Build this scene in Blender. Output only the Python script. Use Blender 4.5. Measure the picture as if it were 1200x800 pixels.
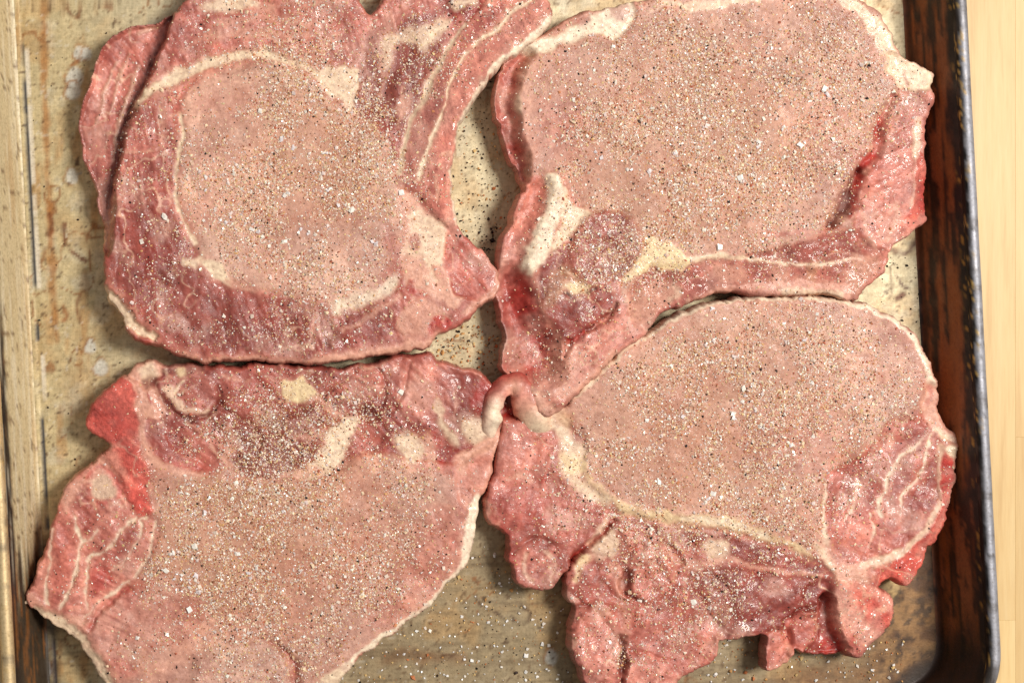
import bpy, math
import numpy as np
C = bpy.context.scene.collection
for o in list(bpy.data.objects): bpy.data.objects.remove(o)

# ------------------------------------------------------------------ camera, world, light
S = 0.00028                      # metres per photograph pixel on the pan floor
H = 2140.0                       # camera height in the same unit
NX, NY = 320.0, 400.0            # point straight below the lens
sc = bpy.context.scene
def W(px, py, z=0.0): return ((px-600)*S, (400-py)*S, z*S)
cd = bpy.data.cameras.new('camera'); cam = bpy.data.objects.new('camera', cd); C.objects.link(cam)
cam.location = W(NX, NY, H)
cd.sensor_width = 36; cd.lens = 36*H/1200.0
cd.shift_x = (600-NX)/1200.0; cd.shift_y = 0
cd.clip_start = 0.02; cd.clip_end = 20
sc.camera = cam
wd = bpy.data.worlds.new('World'); sc.world = wd; wd.use_nodes = True
bg = wd.node_tree.nodes['Background']
bg.inputs[0].default_value = (1.0, 0.98, 0.95, 1); bg.inputs[1].default_value = 0.29
ld = bpy.data.lights.new('window_light', 'AREA'); ld.shape = 'RECTANGLE'
ld.size = 0.34; ld.size_y = 0.36; ld.energy = 19.8; ld.color = (1.0, 0.955, 0.89)
lamp = bpy.data.objects.new('window_light', ld); C.objects.link(lamp)
az, el, dist = math.radians(20), math.radians(60), 1.35
lamp.location = (math.cos(az)*math.cos(el)*dist, math.sin(az)*math.cos(el)*dist, math.sin(el)*dist)
from mathutils import Vector
lamp.rotation_euler = Vector(lamp.location).to_track_quat('Z', 'Y').to_euler()
sc.view_settings.view_transform = 'Standard'; sc.view_settings.look = 'None'
sc.view_settings.exposure = 0.0; sc.view_settings.gamma = 1

# ------------------------------------------------------------------ numeric helpers
rng = np.random.default_rng(7)
def lin(c):
    c = np.array(c, float)/255
    return np.where(c <= .04045, c/12.92, ((c+.055)/1.055)**2.4)
_tabs = {}
def vnoise(x, y, scale, seed=0):
    if seed not in _tabs: _tabs[seed] = np.random.default_rng(1000+seed).random((256, 256))
    t = _tabs[seed]; x = x/scale + 1000; y = y/scale + 1000
    xi = np.floor(x).astype(int); yi = np.floor(y).astype(int); fx = x-xi; fy = y-yi
    fx = fx*fx*(3-2*fx); fy = fy*fy*(3-2*fy)
    a = t[xi & 255, yi & 255]; b = t[(xi+1) & 255, yi & 255]
    c = t[xi & 255, (yi+1) & 255]; d = t[(xi+1) & 255, (yi+1) & 255]
    return (a*(1-fx)+b*fx)*(1-fy) + (c*(1-fx)+d*fx)*fy
def fbm(x, y, scale, seed=0, n=4):
    s = 0; a = .5; tot = 0
    for i in range(n):
        s = s + a*vnoise(x, y, scale/2**i, seed+i); tot += a; a *= .55
    return s/tot
def sstep(v, a, b):
    t = np.clip((v-a)/(b-a), 0, 1); return t*t*(3-2*t)
def P(s): return np.array([[float(q) for q in p.split(',')] for p in s.split()])
def smooth(p, closed, n=4):
    q = []; N = len(p)
    for i in range(N if closed else N-1):
        if closed: a, b, c, d = p[i-1], p[i], p[(i+1) % N], p[(i+2) % N]
        else: a, b, c, d = p[max(i-1, 0)], p[i], p[i+1], p[min(i+2, N-1)]
        for k in range(n):
            t = k/n
            q.append(.5*((2*b)+(c-a)*t+(2*a-5*b+4*c-d)*t*t+(3*b-3*c+d-a)*t**3))
    if not closed: q.append(p[-1])
    return np.array(q)
def seg_d(x, y, a, b):
    dx, dy = b[0]-a[0], b[1]-a[1]; L = dx*dx+dy*dy+1e-9
    t = np.clip(((x-a[0])*dx+(y-a[1])*dy)/L, 0, 1)
    return np.hypot(x-a[0]-t*dx, y-a[1]-t*dy), t
def poly_sd(x, y, p, m=14):
    """signed distance (inside +) for flat arrays, clamped to m outside; returns idx, sd"""
    x0, y0 = p.min(0)-m; x1, y1 = p.max(0)+m
    idx = np.nonzero((x > x0) & (x < x1) & (y > y0) & (y < y1))[0]
    X, Y = x[idx], y[idx]; d = np.full(len(idx), 1e3); ins = np.zeros(len(idx), bool)
    N = len(p)
    for i in range(N):
        a, b = p[i], p[(i+1) % N]
        e, _ = seg_d(X, Y, a, b); np.minimum(d, e, out=d)
        if a[1] != b[1]:
            cr = ((a[1] > Y) != (b[1] > Y)) & (X < (b[0]-a[0])*(Y-a[1])/(b[1]-a[1])+a[0])
            ins ^= cr
    return idx, np.where(ins, d, -d)
def line_sd(x, y, p, w, m=10):
    x0, y0 = p.min(0)-m-max(w); x1, y1 = p.max(0)+m+max(w)
    idx = np.nonzero((x > x0) & (x < x1) & (y > y0) & (y < y1))[0]
    X, Y = x[idx], y[idx]; d = np.full(len(idx), -1e3)
    for i in range(len(p)-1):
        e, t = seg_d(X, Y, p[i], p[i+1])
        np.maximum(d, (w[i]*(1-t)+w[i+1]*t)-e, out=d)
    return idx, d

COL = dict(eye=(196,144,126), eyep=(210,164,146), pink=(204,128,112), mus=(180,102,90), musd=(142,64,56), pur=(122,52,48),
    red=(164,40,34), deep=(86,14,10), fat=(234,204,172), faty=(232,202,156), fatp=(218,158,134), fatw=(240,216,188),
    bone=(214,98,84), boner=(192,58,50), bonep=(224,150,132), tan=(184,130,98), cream=(228,188,160), lil=(192,134,126))
COL = {k: lin(v) for k, v in COL.items()}

class Painter:
    def __init__(s, x, y, base):
        s.x, s.y = x, y
        s.col = np.tile(COL.get(base, base) if isinstance(base, str) else base, (len(x), 1)).astype(float)
        s.rough = np.zeros(len(x)); s.lab = np.zeros(len(x), int); s.h = np.zeros(len(x)); s.fat = np.zeros(len(x)); s.names = []
    def _apply(s, idx, sd, c, name, dz, soft, alpha, dsoft):
        m = sstep(sd+soft*.9*(vnoise(s.x[idx], s.y[idx], 8, 59)-.5), -soft, soft)
        cc = COL[c] if isinstance(c, str) else np.array(c)
        if c is not None:
            s.col[idx] += (cc-s.col[idx])*(m*alpha)[:, None]
            f = 1.0 if (isinstance(c, str) and (c.startswith('fat') or c == 'cream')) else 0.0
            s.fat[idx] += (f-s.fat[idx])*m*alpha
            g = 0.0 if (isinstance(c, str) and c in ('eye', 'eyep')) else .5 if f else 1.0; s.rough[idx] += (g-s.rough[idx])*m*alpha
        if name:
            s.names.append(name); s.lab[idx[sd > 0]] = len(s.names)
        if dz: s.h[idx] += dz*sstep(sd, -dsoft, dsoft)
    def R(s, pts, c, name=None, dz=0, soft=2.5, a=1, dsoft=4):
        idx, sd = poly_sd(s.x, s.y, smooth(P(pts), True, 3))
        if isinstance(c, str) and c in ('fat', 'faty', 'fatw'): s._apply(idx, sd+4, 'fatp', None, 0, 5, .35*a, 3); sd = sd+5*(vnoise(s.x[idx], s.y[idx], 9, 52)-.5)
        s._apply(idx, sd, c, name, dz, soft, a, dsoft)
    def L(s, pts, w, c, name=None, dz=0, soft=1.3, a=1, dsoft=3):
        p = P(pts); w = np.atleast_1d(np.array(w, float))
        wi = np.interp(np.linspace(0, 1, len(p)), np.linspace(0, 1, len(w)), w) if len(w) > 1 else np.full(len(p), w[0])
        soft = soft*1.1
        q = smooth(p, False, 4); wq = np.interp(np.linspace(0, 1, len(q)), np.linspace(0, 1, len(p)), wi)
        n1 = vnoise(q[:, 0], q[:, 1], 7, 55); wq = wq*(.65+.7*n1)
        if name and isinstance(c, str) and c.startswith('fat'):
            idx, sd = line_sd(s.x, s.y, q, wq*1.5+2.5); s._apply(idx, sd+3*(vnoise(s.x[idx], s.y[idx], 8, 53)-.5), 'fatp', None, 0, 4.5, .4*a, 3)
        idx, sd = line_sd(s.x, s.y, q, wq); sd = sd+2.0*(vnoise(s.x[idx], s.y[idx], 4.5, 57)-.5)
        s._apply(idx, sd, c, name, dz, soft, a*(.78+.4*vnoise(s.x[idx], s.y[idx], 13, 58)).clip(0, 1), dsoft)

# ------------------------------------------------------------------ materials
def nt(name):
    m = bpy.data.materials.new(name); m.use_nodes = True
    t = m.node_tree; return m, t, t.nodes['Principled BSDF']
def add(t, kind, **k):
    n = t.nodes.new(kind)
    for a, b in k.items():
        if a in n.inputs: n.inputs[a].default_value = b
        else: setattr(n, a, b)
    return n
def noise(t, scale, detail=4, rough=.6, vec=None):
    n = add(t, 'ShaderNodeTexNoise'); n.inputs['Scale'].default_value = scale; n.inputs['Detail'].default_value = detail
    n.inputs['Roughness'].default_value = rough
    if vec: t.links.new(vec, n.inputs['Vector'])
    return n
def ramp(t, src, stops):
    r = t.nodes.new('ShaderNodeValToRGB'); e = r.color_ramp.elements
    while len(e) < len(stops): e.new(.5)
    for k, (p, c) in zip(e, stops): k.position = p; k.color = (*c, 1) if len(c) == 3 else c
    t.links.new(src, r.inputs[0]); return r
def mix(t, mode, f, a, b):
    n = t.nodes.new('ShaderNodeMix'); n.data_type = 'RGBA'; n.blend_type = mode
    for v, i in ((f, 0), (a, 6), (b, 7)):
        if hasattr(v, 'is_linked') or hasattr(v, 'links'): t.links.new(v, n.inputs[i])
        elif i == 0: n.inputs[0].default_value = v
        else: n.inputs[i].default_value = (*v, 1)
    return n.outputs[2]
def meat(name, r0, r1, bump, sss, wet=.45):
    m, t, b = nt(name)
    at = add(t, 'ShaderNodeAttribute', attribute_name='Col'); tc = add(t, 'ShaderNodeTexCoord')
    v = tc.outputs['Object']
    n1 = noise(t, 900, 5, .65, v); r = ramp(t, n1.outputs['Fac'], [(.28, (.68, .62, .62)), (.5, (1, 1, 1)), (.74, (1.22, 1.28, 1.28))])
    c = mix(t, 'MULTIPLY', .8, at.outputs['Color'], r.outputs[0])
    t.links.new(c, b.inputs['Base Color'])
    n2 = noise(t, 380, 4, .6, v); rr = ramp(t, n2.outputs['Fac'], [(.3, (r0,)*3), (.7, (r1,)*3)])
    t.links.new(rr.outputs[0], b.inputs['Roughness'])
    n3 = noise(t, 1100, 5, .7, v); bp = add(t, 'ShaderNodeBump'); bp.inputs['Strength'].default_value = bump
    bp.inputs['Distance'].default_value = .0006
    t.links.new(n3.outputs['Fac'], bp.inputs['Height']); t.links.new(bp.outputs[0], b.inputs['Normal'])
    b.inputs['Specular IOR Level'].default_value = .5
    b.inputs['Coat Weight'].default_value = .7; b.inputs['Coat Roughness'].default_value = .09; b.inputs['Coat IOR'].default_value = 1.5
    nw = noise(t, 75, 3, .6, v); rw = ramp(t, nw.outputs['Fac'], [(.42, (0, 0, 0)), (.68, (wet,)*3)]); t.links.new(rw.outputs[0], b.inputs['Coat Weight'])
    n5 = noise(t, 300, 2, .5, v); b5 = add(t, 'ShaderNodeBump'); b5.inputs['Strength'].default_value = .55; b5.inputs['Distance'].default_value = .0014
    t.links.new(n5.outputs['Fac'], b5.inputs['Height']); t.links.new(b5.outputs[0], b.inputs['Coat Normal'])
    if sss:
        b.subsurface_method = 'BURLEY'; b.inputs['Subsurface Weight'].default_value = sss
        b.inputs['Subsurface Radius'].default_value = (1, .35, .25); b.inputs['Subsurface Scale'].default_value = .0016
    return m
M_lean = meat('raw_lean_meat', .2, .5, .4, 0)
M_loin = meat('seasoned_loin', .32, .6, .4, 0, .12); M_fat = meat('raw_fat', .28, .5, .35, 0, .3)
M_bone = meat('cut_bone', .3, .6, 1.0, 0)
def grain_mat(name, rough, spec):
    m, t, b = nt(name); at = add(t, 'ShaderNodeAttribute', attribute_name='Col')
    n = noise(t, 3000, 2); r = ramp(t, n.outputs['Fac'], [(.3, (.75,)*3), (.7, (1.15,)*3)])
    t.links.new(mix(t, 'MULTIPLY', .7, at.outputs['Color'], r.outputs[0]), b.inputs['Base Color'])
    b.inputs['Roughness'].default_value = rough; b.inputs['Specular IOR Level'].default_value = spec
    return m
M_salt = grain_mat('salt', .18, .6); M_spice = grain_mat('ground_spice', .6, .3); M_pep = grain_mat('black_pepper', .6, .3)

# ------------------------------------------------------------------ mesh helpers
def mesh_np(name, v, f, col=None, nrm=None, mat=None, smooth_=True):
    """f: (n,4) or (n,3) index array"""
    me = bpy.data.meshes.new(name); n, k = f.shape
    me.vertices.add(len(v)); me.vertices.foreach_set('co', np.ascontiguousarray(v, np.float32).ravel())
    me.loops.add(n*k); me.loops.foreach_set('vertex_index', np.ascontiguousarray(f, np.int32).ravel())
    me.polygons.add(n); me.polygons.foreach_set('loop_start', np.arange(0, n*k, k, dtype=np.int32))
    me.polygons.foreach_set('use_smooth', np.full(n, smooth_))
    me.update(calc_edges=True)
    if col is not None:
        a = me.color_attributes.new('Col', 'FLOAT_COLOR', 'POINT')
        a.data.foreach_set('color', np.hstack([np.clip(col, 0, 1), np.ones((len(v), 1))]).astype(np.float32).ravel())
    if nrm is not None: me.normals_split_custom_set_from_vertices(nrm.tolist())
    if mat: me.materials.append(mat)
    return me
def link(name, me, parent=None):
    o = bpy.data.objects.new(name, me); C.objects.link(o)
    if parent: o.parent = parent
    return o
def tag(o, label=None, cat=None, group=None, kind=None):
    if label: o['label'] = label
    if cat: o['category'] = cat
    if group: o['group'] = group
    if kind: o['kind'] = kind
    return o
def empty(name, loc, label, cat=None, group=None, kind=None):
    o = bpy.data.objects.new(name, None); o.empty_display_size = .02; C.objects.link(o); o.location = loc
    return tag(o, label, cat, group, kind)

# ------------------------------------------------------------------ countertop of maple staves
def wood():
    m, t, b = nt('maple_wood'); tc = add(t, 'ShaderNodeTexCoord'); oi = add(t, 'ShaderNodeObjectInfo')
    mp = add(t, 'ShaderNodeMapping'); mp.inputs['Scale'].default_value = (1, .06, 1)
    t.links.new(tc.outputs['Object'], mp.inputs[0])
    ad = add(t, 'ShaderNodeVectorMath', operation='ADD'); t.links.new(mp.outputs[0], ad.inputs[0]); t.links.new(oi.outputs['Random'], ad.inputs[1])
    n = noise(t, 260, 5, .6, ad.outputs[0]); n2 = noise(t, 40, 3, .5, ad.outputs[0]); n3 = noise(t, 1500, 3, .6, ad.outputs[0])
    r = ramp(t, n.outputs['Fac'], [(.25, tuple(lin((206,166,106)))), (.48, tuple(lin((226,194,136)))), (.75, tuple(lin((232,206,154))))])
    r2 = ramp(t, n2.outputs['Fac'], [(.3, (.8, .72, .6)), (.65, (1.05, 1.05, 1.05))])
    r3 = ramp(t, oi.outputs['Random'], [(0, (.99, .985, .98)), (1, (1.01, 1.01, 1.0))])
    c = mix(t, 'MULTIPLY', .7, r.outputs[0], r2.outputs[0]); c = mix(t, 'MULTIPLY', 1, c, r3.outputs[0])
    r4 = ramp(t, n3.outputs['Fac'], [(.3, (.88, .84, .8)), (.6, (1, 1, 1))]); c = mix(t, 'MULTIPLY', .5, c, r4.outputs[0])
    t.links.new(c, b.inputs['Base Color']); b.inputs['Roughness'].default_value = .5
    return m
M_wood = wood()
ctr = empty('countertop', W(600, 400, -5), 'pale maple butcher block countertop under the pan', kind='structure')
SW = 142.0; seam0 = 1192.0
kx = np.arange(-13, 6)
for i in kx:
    x0, x1 = seam0+i*SW, seam0+(i+1)*SW
    ys = [-1300, -430+(i*397 % 600), 510+(i*283 % 500) if i else 512, 1900]
    for j in range(3):
        y0, y1 = ys[j], ys[j+1]; g = .03; tk = 100
        b_ = .15
        xs_ = [x0+g, x0+g+b_, x1-g-b_, x1-g]; yv = [y0+g, y0+g+b_, y1-g-b_, y1-g]
        vs = []; fs = []
        for a in range(4):
            for q in range(4):
                z = 0 if (0 < a < 3 and 0 < q < 3) else -b_
                w_ = W(xs_[a], yv[q], z-5); vs.append((w_[0], w_[1], w_[2]-(-5*S)))
        for a in range(3):
            for q in range(3): fs.append((a*4+q, (a)*4+q+1, (a+1)*4+q+1, (a+1)*4+q)[::-1])
        ring = [0, 1, 2, 3, 7, 11, 15, 14, 13, 12, 8, 4]; n0 = len(vs)
        for r_ in ring: vs.append((vs[r_][0], vs[r_][1], -tk*S))
        for k in range(12): fs.append((ring[k], n0+k, n0+(k+1) % 12, ring[(k+1) % 12])[::-1])
        cx = np.mean([v[0] for v in vs]); cy = np.mean([v[1] for v in vs])
        me = mesh_np('plank', np.array(vs)-np.array([cx, cy, 0]), np.array(fs), mat=M_wood, smooth_=False)
        o = link('plank', me, ctr); o.location = (cx-ctr.location[0], cy-ctr.location[1], 0)

# ------------------------------------------------------------------ baking sheet
TH = math.radians(3.0)
ct, st = math.cos(TH), math.sin(TH)
# tray frame: u to the right, v downwards in the photograph, origin on the right floor edge at y=0
OX, OY = 1058.0, 0.0
def tray_px(u, v): return OX+u*ct+v*st, OY-u*st+v*ct
U0, U1, V0, V1, RC = -1040.0, 0.0, -690.0, 803.0, 52.0
pan = empty('baking_sheet', W(600, 400, 0), 'worn aluminium baking sheet with burnt brown sides under four raw pork chops', 'baking sheet')
PL = np.array(pan.location)
def pan_mat(name, metal, r0, r1):
    m, t, b = nt(name); at = add(t, 'ShaderNodeAttribute', attribute_name='Col'); tc = add(t, 'ShaderNodeTexCoord'); v = tc.outputs['Object']
    mp = add(t, 'ShaderNodeMapping'); mp.inputs['Scale'].default_value = (.08, 1, 1); t.links.new(v, mp.inputs[0])
    mq = add(t, 'ShaderNodeMapping'); mq.inputs['Scale'].default_value = (1, .08, 1); t.links.new(v, mq.inputs[0])
    n1 = noise(t, 900, 4, .65, v); r = ramp(t, n1.outputs['Fac'], [(.27, (.6, .52, .42)), (.45, (.95, .95, .95)), (.7, (1.15, 1.15, 1.15))])
    c = mix(t, 'MULTIPLY', .75, at.outputs['Color'], r.outputs[0])
    for mm in (mp, mq):
        n2 = noise(t, 1500, 3, .6, mm.outputs[0]); r2 = ramp(t, n2.outputs['Fac'], [(.3, (.86, .84, .8)), (.6, (1.03, 1.03, 1.03))])
        c = mix(t, 'MULTIPLY', .55, c, r2.outputs[0])
    t.links.new(c, b.inputs['Base Color'])
    n3 = noise(t, 200, 4, .6, v); rr = ramp(t, n3.outputs['Fac'], [(.3, (r0,)*3), (.7, (r1,)*3)]); t.links.new(rr.outputs[0], b.inputs['Roughness'])
    b.inputs['Metallic'].default_value = metal
    n4 = noise(t, 1300, 4, .7, v); bp = add(t, 'ShaderNodeBump'); bp.inputs['Strength'].default_value = .25; bp.inputs['Distance'].default_value = .0003
    t.links.new(n4.outputs['Fac'], bp.inputs['Height']); t.links.new(bp.outputs[0], b.inputs['Normal'])
    return m
M_pan = pan_mat('worn_pan_floor', .25, .42, .62); M_wall = pan_mat('baked_on_grease', .1, .38, .7); M_rim = pan_mat('bare_aluminium', .5, .45, .65)

def rrect(o, n_corner=14, du=5.0):
    """closed loop of the floor outline offset outward by o, in tray frame"""
    pts = []; r = RC
    cs = [(U1-r, V0+r, -90), (U1-r, V1-r, 0), (U0+r, V1-r, 90), (U0+r, V0+r, 180)]
    for k, (cx, cy, a0) in enumerate(cs):
        for i in range(n_corner+1):
            a = math.radians(a0+90*i/n_corner); pts.append((cx+(r+o)*math.cos(a), cy+(r+o)*math.sin(a)))
        nx_, ny_, b0 = cs[(k+1) % 4]; a = math.radians(b0)
        e = np.array([nx_+(r+o)*math.cos(a), ny_+(r+o)*math.sin(a)]); s_ = np.array(pts[-1])
        ln = [U1-U0, V1-V0][0 if k in (1, 3) else 1]; n = int(ln/du)
        for i in range(1, n): pts.append(tuple(s_+(e-s_)*i/n))
    return np.array(pts)
# floor: warped grid squeezed inside the rounded outline, plus a fan strip
uu = np.arange(U0, U1+.1, 2.6); vv = np.concatenate([np.linspace(V0, -40, 40), np.arange(-37, V1, 2.6), [V1]])
GU, GV = np.meshgrid(uu, vv, indexing='ij')
def squeeze(u, v):
    cu = np.clip(u, U0+RC, U1-RC); cv = np.clip(v, V0+RC, V1-RC); du, dv = u-cu, v-cv
    m = np.maximum(np.abs(du), np.abs(dv)); r = np.hypot(du, dv)+1e-9
    both = (np.abs(du) > 0) & (np.abs(dv) > 0); k = np.where(both, m/r, 1)
    return cu+du*k, cv+dv*k
GU, GV = squeeze(GU, GV)
fx, fy = tray_px(GU.ravel(), GV.ravel())
pf = Painter(fx+4*(vnoise(fx, fy, 16, 3)-.5), fy+4*(vnoise(fx, fy, 16, 4)-.5), lin((200, 186, 152)))
# broad tints: yellow-tan to the left, olive brown towards the lower end; baked-on stains in the corner
cl = lambda *c: lin(c)
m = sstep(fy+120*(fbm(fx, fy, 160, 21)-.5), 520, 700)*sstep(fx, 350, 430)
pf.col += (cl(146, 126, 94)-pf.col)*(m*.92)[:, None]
m = sstep(fx+90*(fbm(fx, fy, 90, 22)-.5), 200, 60)*.6; pf.col += (cl(200, 178, 128)-pf.col)*m[:, None]
m = sstep(fbm(fx, fy, 46, 24), .5, .72)*.55; m *= .8; pf.col += (cl(184, 144, 90)-pf.col)*m[:, None]
m = sstep(fbm(fx, fy*.25, 14, 27), .58, .74)*sstep(fx, 330, 120)*.5; pf.col += (cl(172, 118, 54)-pf.col)*m[:, None]
m = sstep(fbm(fx, fy, 30, 29), .58, .78)*.35; m = m*(1-.85*sstep(fy, 540, 640)*sstep(fx, 330, 420)); pf.col += (cl(205, 200, 182)-pf.col)*m[:, None]
m = sstep(np.abs(fbm(fx, fy, 60, 31, 3)-.5), .012, .002)*sstep(fbm(fx, fy, 80, 33), .5, .62)*.75      # drying rings
pf.col += (cl(140, 84, 34)-pf.col)*m[:, None]
m = sstep(fbm(fx, fy, 7, 37, 2), .8, .9)*.85; pf.col += (cl(78, 52, 26)-pf.col)*m[:, None]             # pits
pf.L('50,0 51,60 53,130 55,200 60,280 62,340 66,400', [3, 5, 3, 5, 2], cl(166, 106, 44), soft=3, a=.75)
pf.L('58,250 61,262 58,275', 3, cl(120, 62, 20), soft=2, a=.9)
pf.L('95,0 90,20 75,6', [2, 3, 2], cl(120, 66, 22), soft=2, a=.8)
pf.L('110,0 128,10 122,2', [2, 4, 2], cl(140, 78, 28), soft=2, a=.7)
for q, r_ in (('92,62 5', 9), ('100,62', 8), ('88,90', 12), ('86,106', 10), ('82,120', 0), ('84,207', 10), ('106,406', 9), ('118,430', 9), ('645,770', 10)):
    if r_:
        a, b = [float(k) for k in q.split()[0].split(',')]
        pf.R(' '.join('%f,%f' % (a+r_*.8*math.cos(t)*(1+.2*math.sin(3*t)), b+r_*math.sin(t)) for t in np.linspace(0, 6.28, 9)[:-1]), cl(206, 202, 190), soft=2, a=.85)
        pf.L(' '.join('%f,%f' % (a+r_*.9*math.cos(t)*(1+.2*math.sin(3*t)), b+1.1*r_*math.sin(t)) for t in np.linspace(1.5, 5.5, 8)), 1.0, cl(150, 96, 40), soft=1.2, a=.7)
pf.L('76,90 79,80 90,72', 1.3, cl(150, 86, 30), a=.8)
pf.L('76,262 74,275 80,286 90,300 100,308', [2, 1.5, 2], cl(110, 58, 24), soft=1.6, a=.85)
pf.L('95,345 90,360 95,380', 1.5, cl(130, 74, 32), a=.7)
pf.L('75,360 80,368 76,375', 2.5, cl(150, 84, 30), soft=2, a=.8)
pf.L('557,703 565,712 580,718 590,726', 1.3, cl(66, 36, 20), a=.85)
pf.L('610,708 620,716 618,728', 1.4, cl(66, 36, 20), a=.85)
pf.L('603,728 598,722', 1.2, cl(66, 36, 20), a=.8)
pf.L('630,735 638,738', 1, cl(60, 34, 20), a=.8)
pf.L('448,775 470,765 500,770 540,772', [3, 8, 5], cl(116, 70, 28), soft=6, a=.6)
pf.L('1045,292 1060,298 1074,285', [2, 3, 4], cl(86, 40, 22), soft=2.5, a=.85)
pf.L('1044,312 1044,350', 1.6, cl(96, 66, 40), a=.6)
pf.L('1050,322 1058,335 1064,336', [1, 2, 2], cl(80, 40, 24), a=.9)
pf.L('1053,350 1060,345', 3.5, cl(92, 44, 26), soft=2, a=.9)
pf.R('1035,700 1100,640 1102,740 1070,790 980,806 900,800 960,775 1010,775', cl(120, 78, 40), soft=16, a=.75)
pf.R('1080,650 1100,600 1104,760 1060,800 990,812 1060,770', cl(84, 46, 22), soft=8, a=.7)
for a, b in ((1045, 700), (1058, 725), (1070, 742), (1075, 712), (1048, 738), (1068, 765), (1042, 768), (1085, 690)):
    pf.R(' '.join('%f,%f' % (a+5*math.cos(t), b+4*math.sin(t)) for t in np.linspace(0, 6.28, 7)[:-1]), cl(74, 56, 44), soft=3, a=.6)
pf.R('1035,682 1050,680 1056,692 1046,702 1034,697', cl(206, 184, 128), soft=4, a=.8)
m = sstep(fx+fy*.25+60*(fbm(fx, fy, 40, 111)-.5), 1170, 1240)*sstep(fy, 500, 600); pf.col += (cl(150, 112, 66)-pf.col)*(m*.6)[:, None]
m2 = m*sstep(fbm(fx, fy, 24, 113, 4), .46, .6); pf.col += (cl(78, 48, 26)-pf.col)*(m2*.8)[:, None]
m2 = m*sstep(fbm(fx, fy, 9, 115, 3), .56, .68); pf.col += (cl(40, 26, 18)-pf.col)*(m2*.7)[:, None]
n = fbm(fx, fy, 5, 117, 2); pf.col *= np.exp((n-.5)*.5)[:, None]
m = sstep(fbm(fx, fy, 4.5, 119, 2), .74, .84)*.7; pf.col += (cl(96, 66, 36)-pf.col)*m[:, None]
m = sstep(fbm(fx, fy, 6, 121, 2), .76, .85)*.7; m *= .5*sstep(fx, 700, 300); pf.col += (cl(226, 220, 204)-pf.col)*m[:, None]
m = sstep(fbm(fx*.12, fy*2, 9, 123, 3), .56, .7)*sstep(fy, 560, 660)*.4; pf.col += (cl(96, 72, 44)-pf.col)*m[:, None]
m = sstep(fx*.55+fy+50*(fbm(fx, fy, 30, 131)-.5), 1352, 1384); pf.col += (cl(34, 24, 18)-pf.col)*(m*.9)[:, None]
lx = OX-1040*ct+fy*st+1        # crease where the floor meets the left side
cr = fx-lx
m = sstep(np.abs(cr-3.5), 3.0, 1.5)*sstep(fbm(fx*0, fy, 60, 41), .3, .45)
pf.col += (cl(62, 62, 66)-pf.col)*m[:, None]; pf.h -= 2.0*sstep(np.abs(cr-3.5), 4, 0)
m = sstep(np.abs(cr-7.5), 2.6, 1.0)*sstep(fbm(fx*0, fy, 40, 43), .42, .55)*sstep(fy, 520, 420); pf.col += (cl(236, 226, 208)-pf.col)*m[:, None]
pf.R('20,640 60,640 72,700 70,760 64,860 20,860', cl(52, 34, 22), soft=14, a=.75)
pf.L('47,720 51,760 54,810', [3, 5, 4], cl(150, 150, 150), soft=2, a=.9)  # grey highlight on the lower crease, painted into the floor colour
ni, nj = GU.shape
ii = (np.arange(ni-1)[:, None]*nj+np.arange(nj-1)[None]).ravel()
vx = (fx-600)*S-PL[0]; vy = (400-fy)*S-PL[1]; vz = (pf.h*.5+1.2*(fbm(fx, fy, 120, 45)-.5)*2)*S
link('pan_floor', mesh_np('pan_floor', np.stack([vx, vy, vz], 1), np.stack([ii, ii+1, ii+nj+1, ii+nj], 1)[:, ::-1], pf.col, mat=M_pan), pan)
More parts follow.
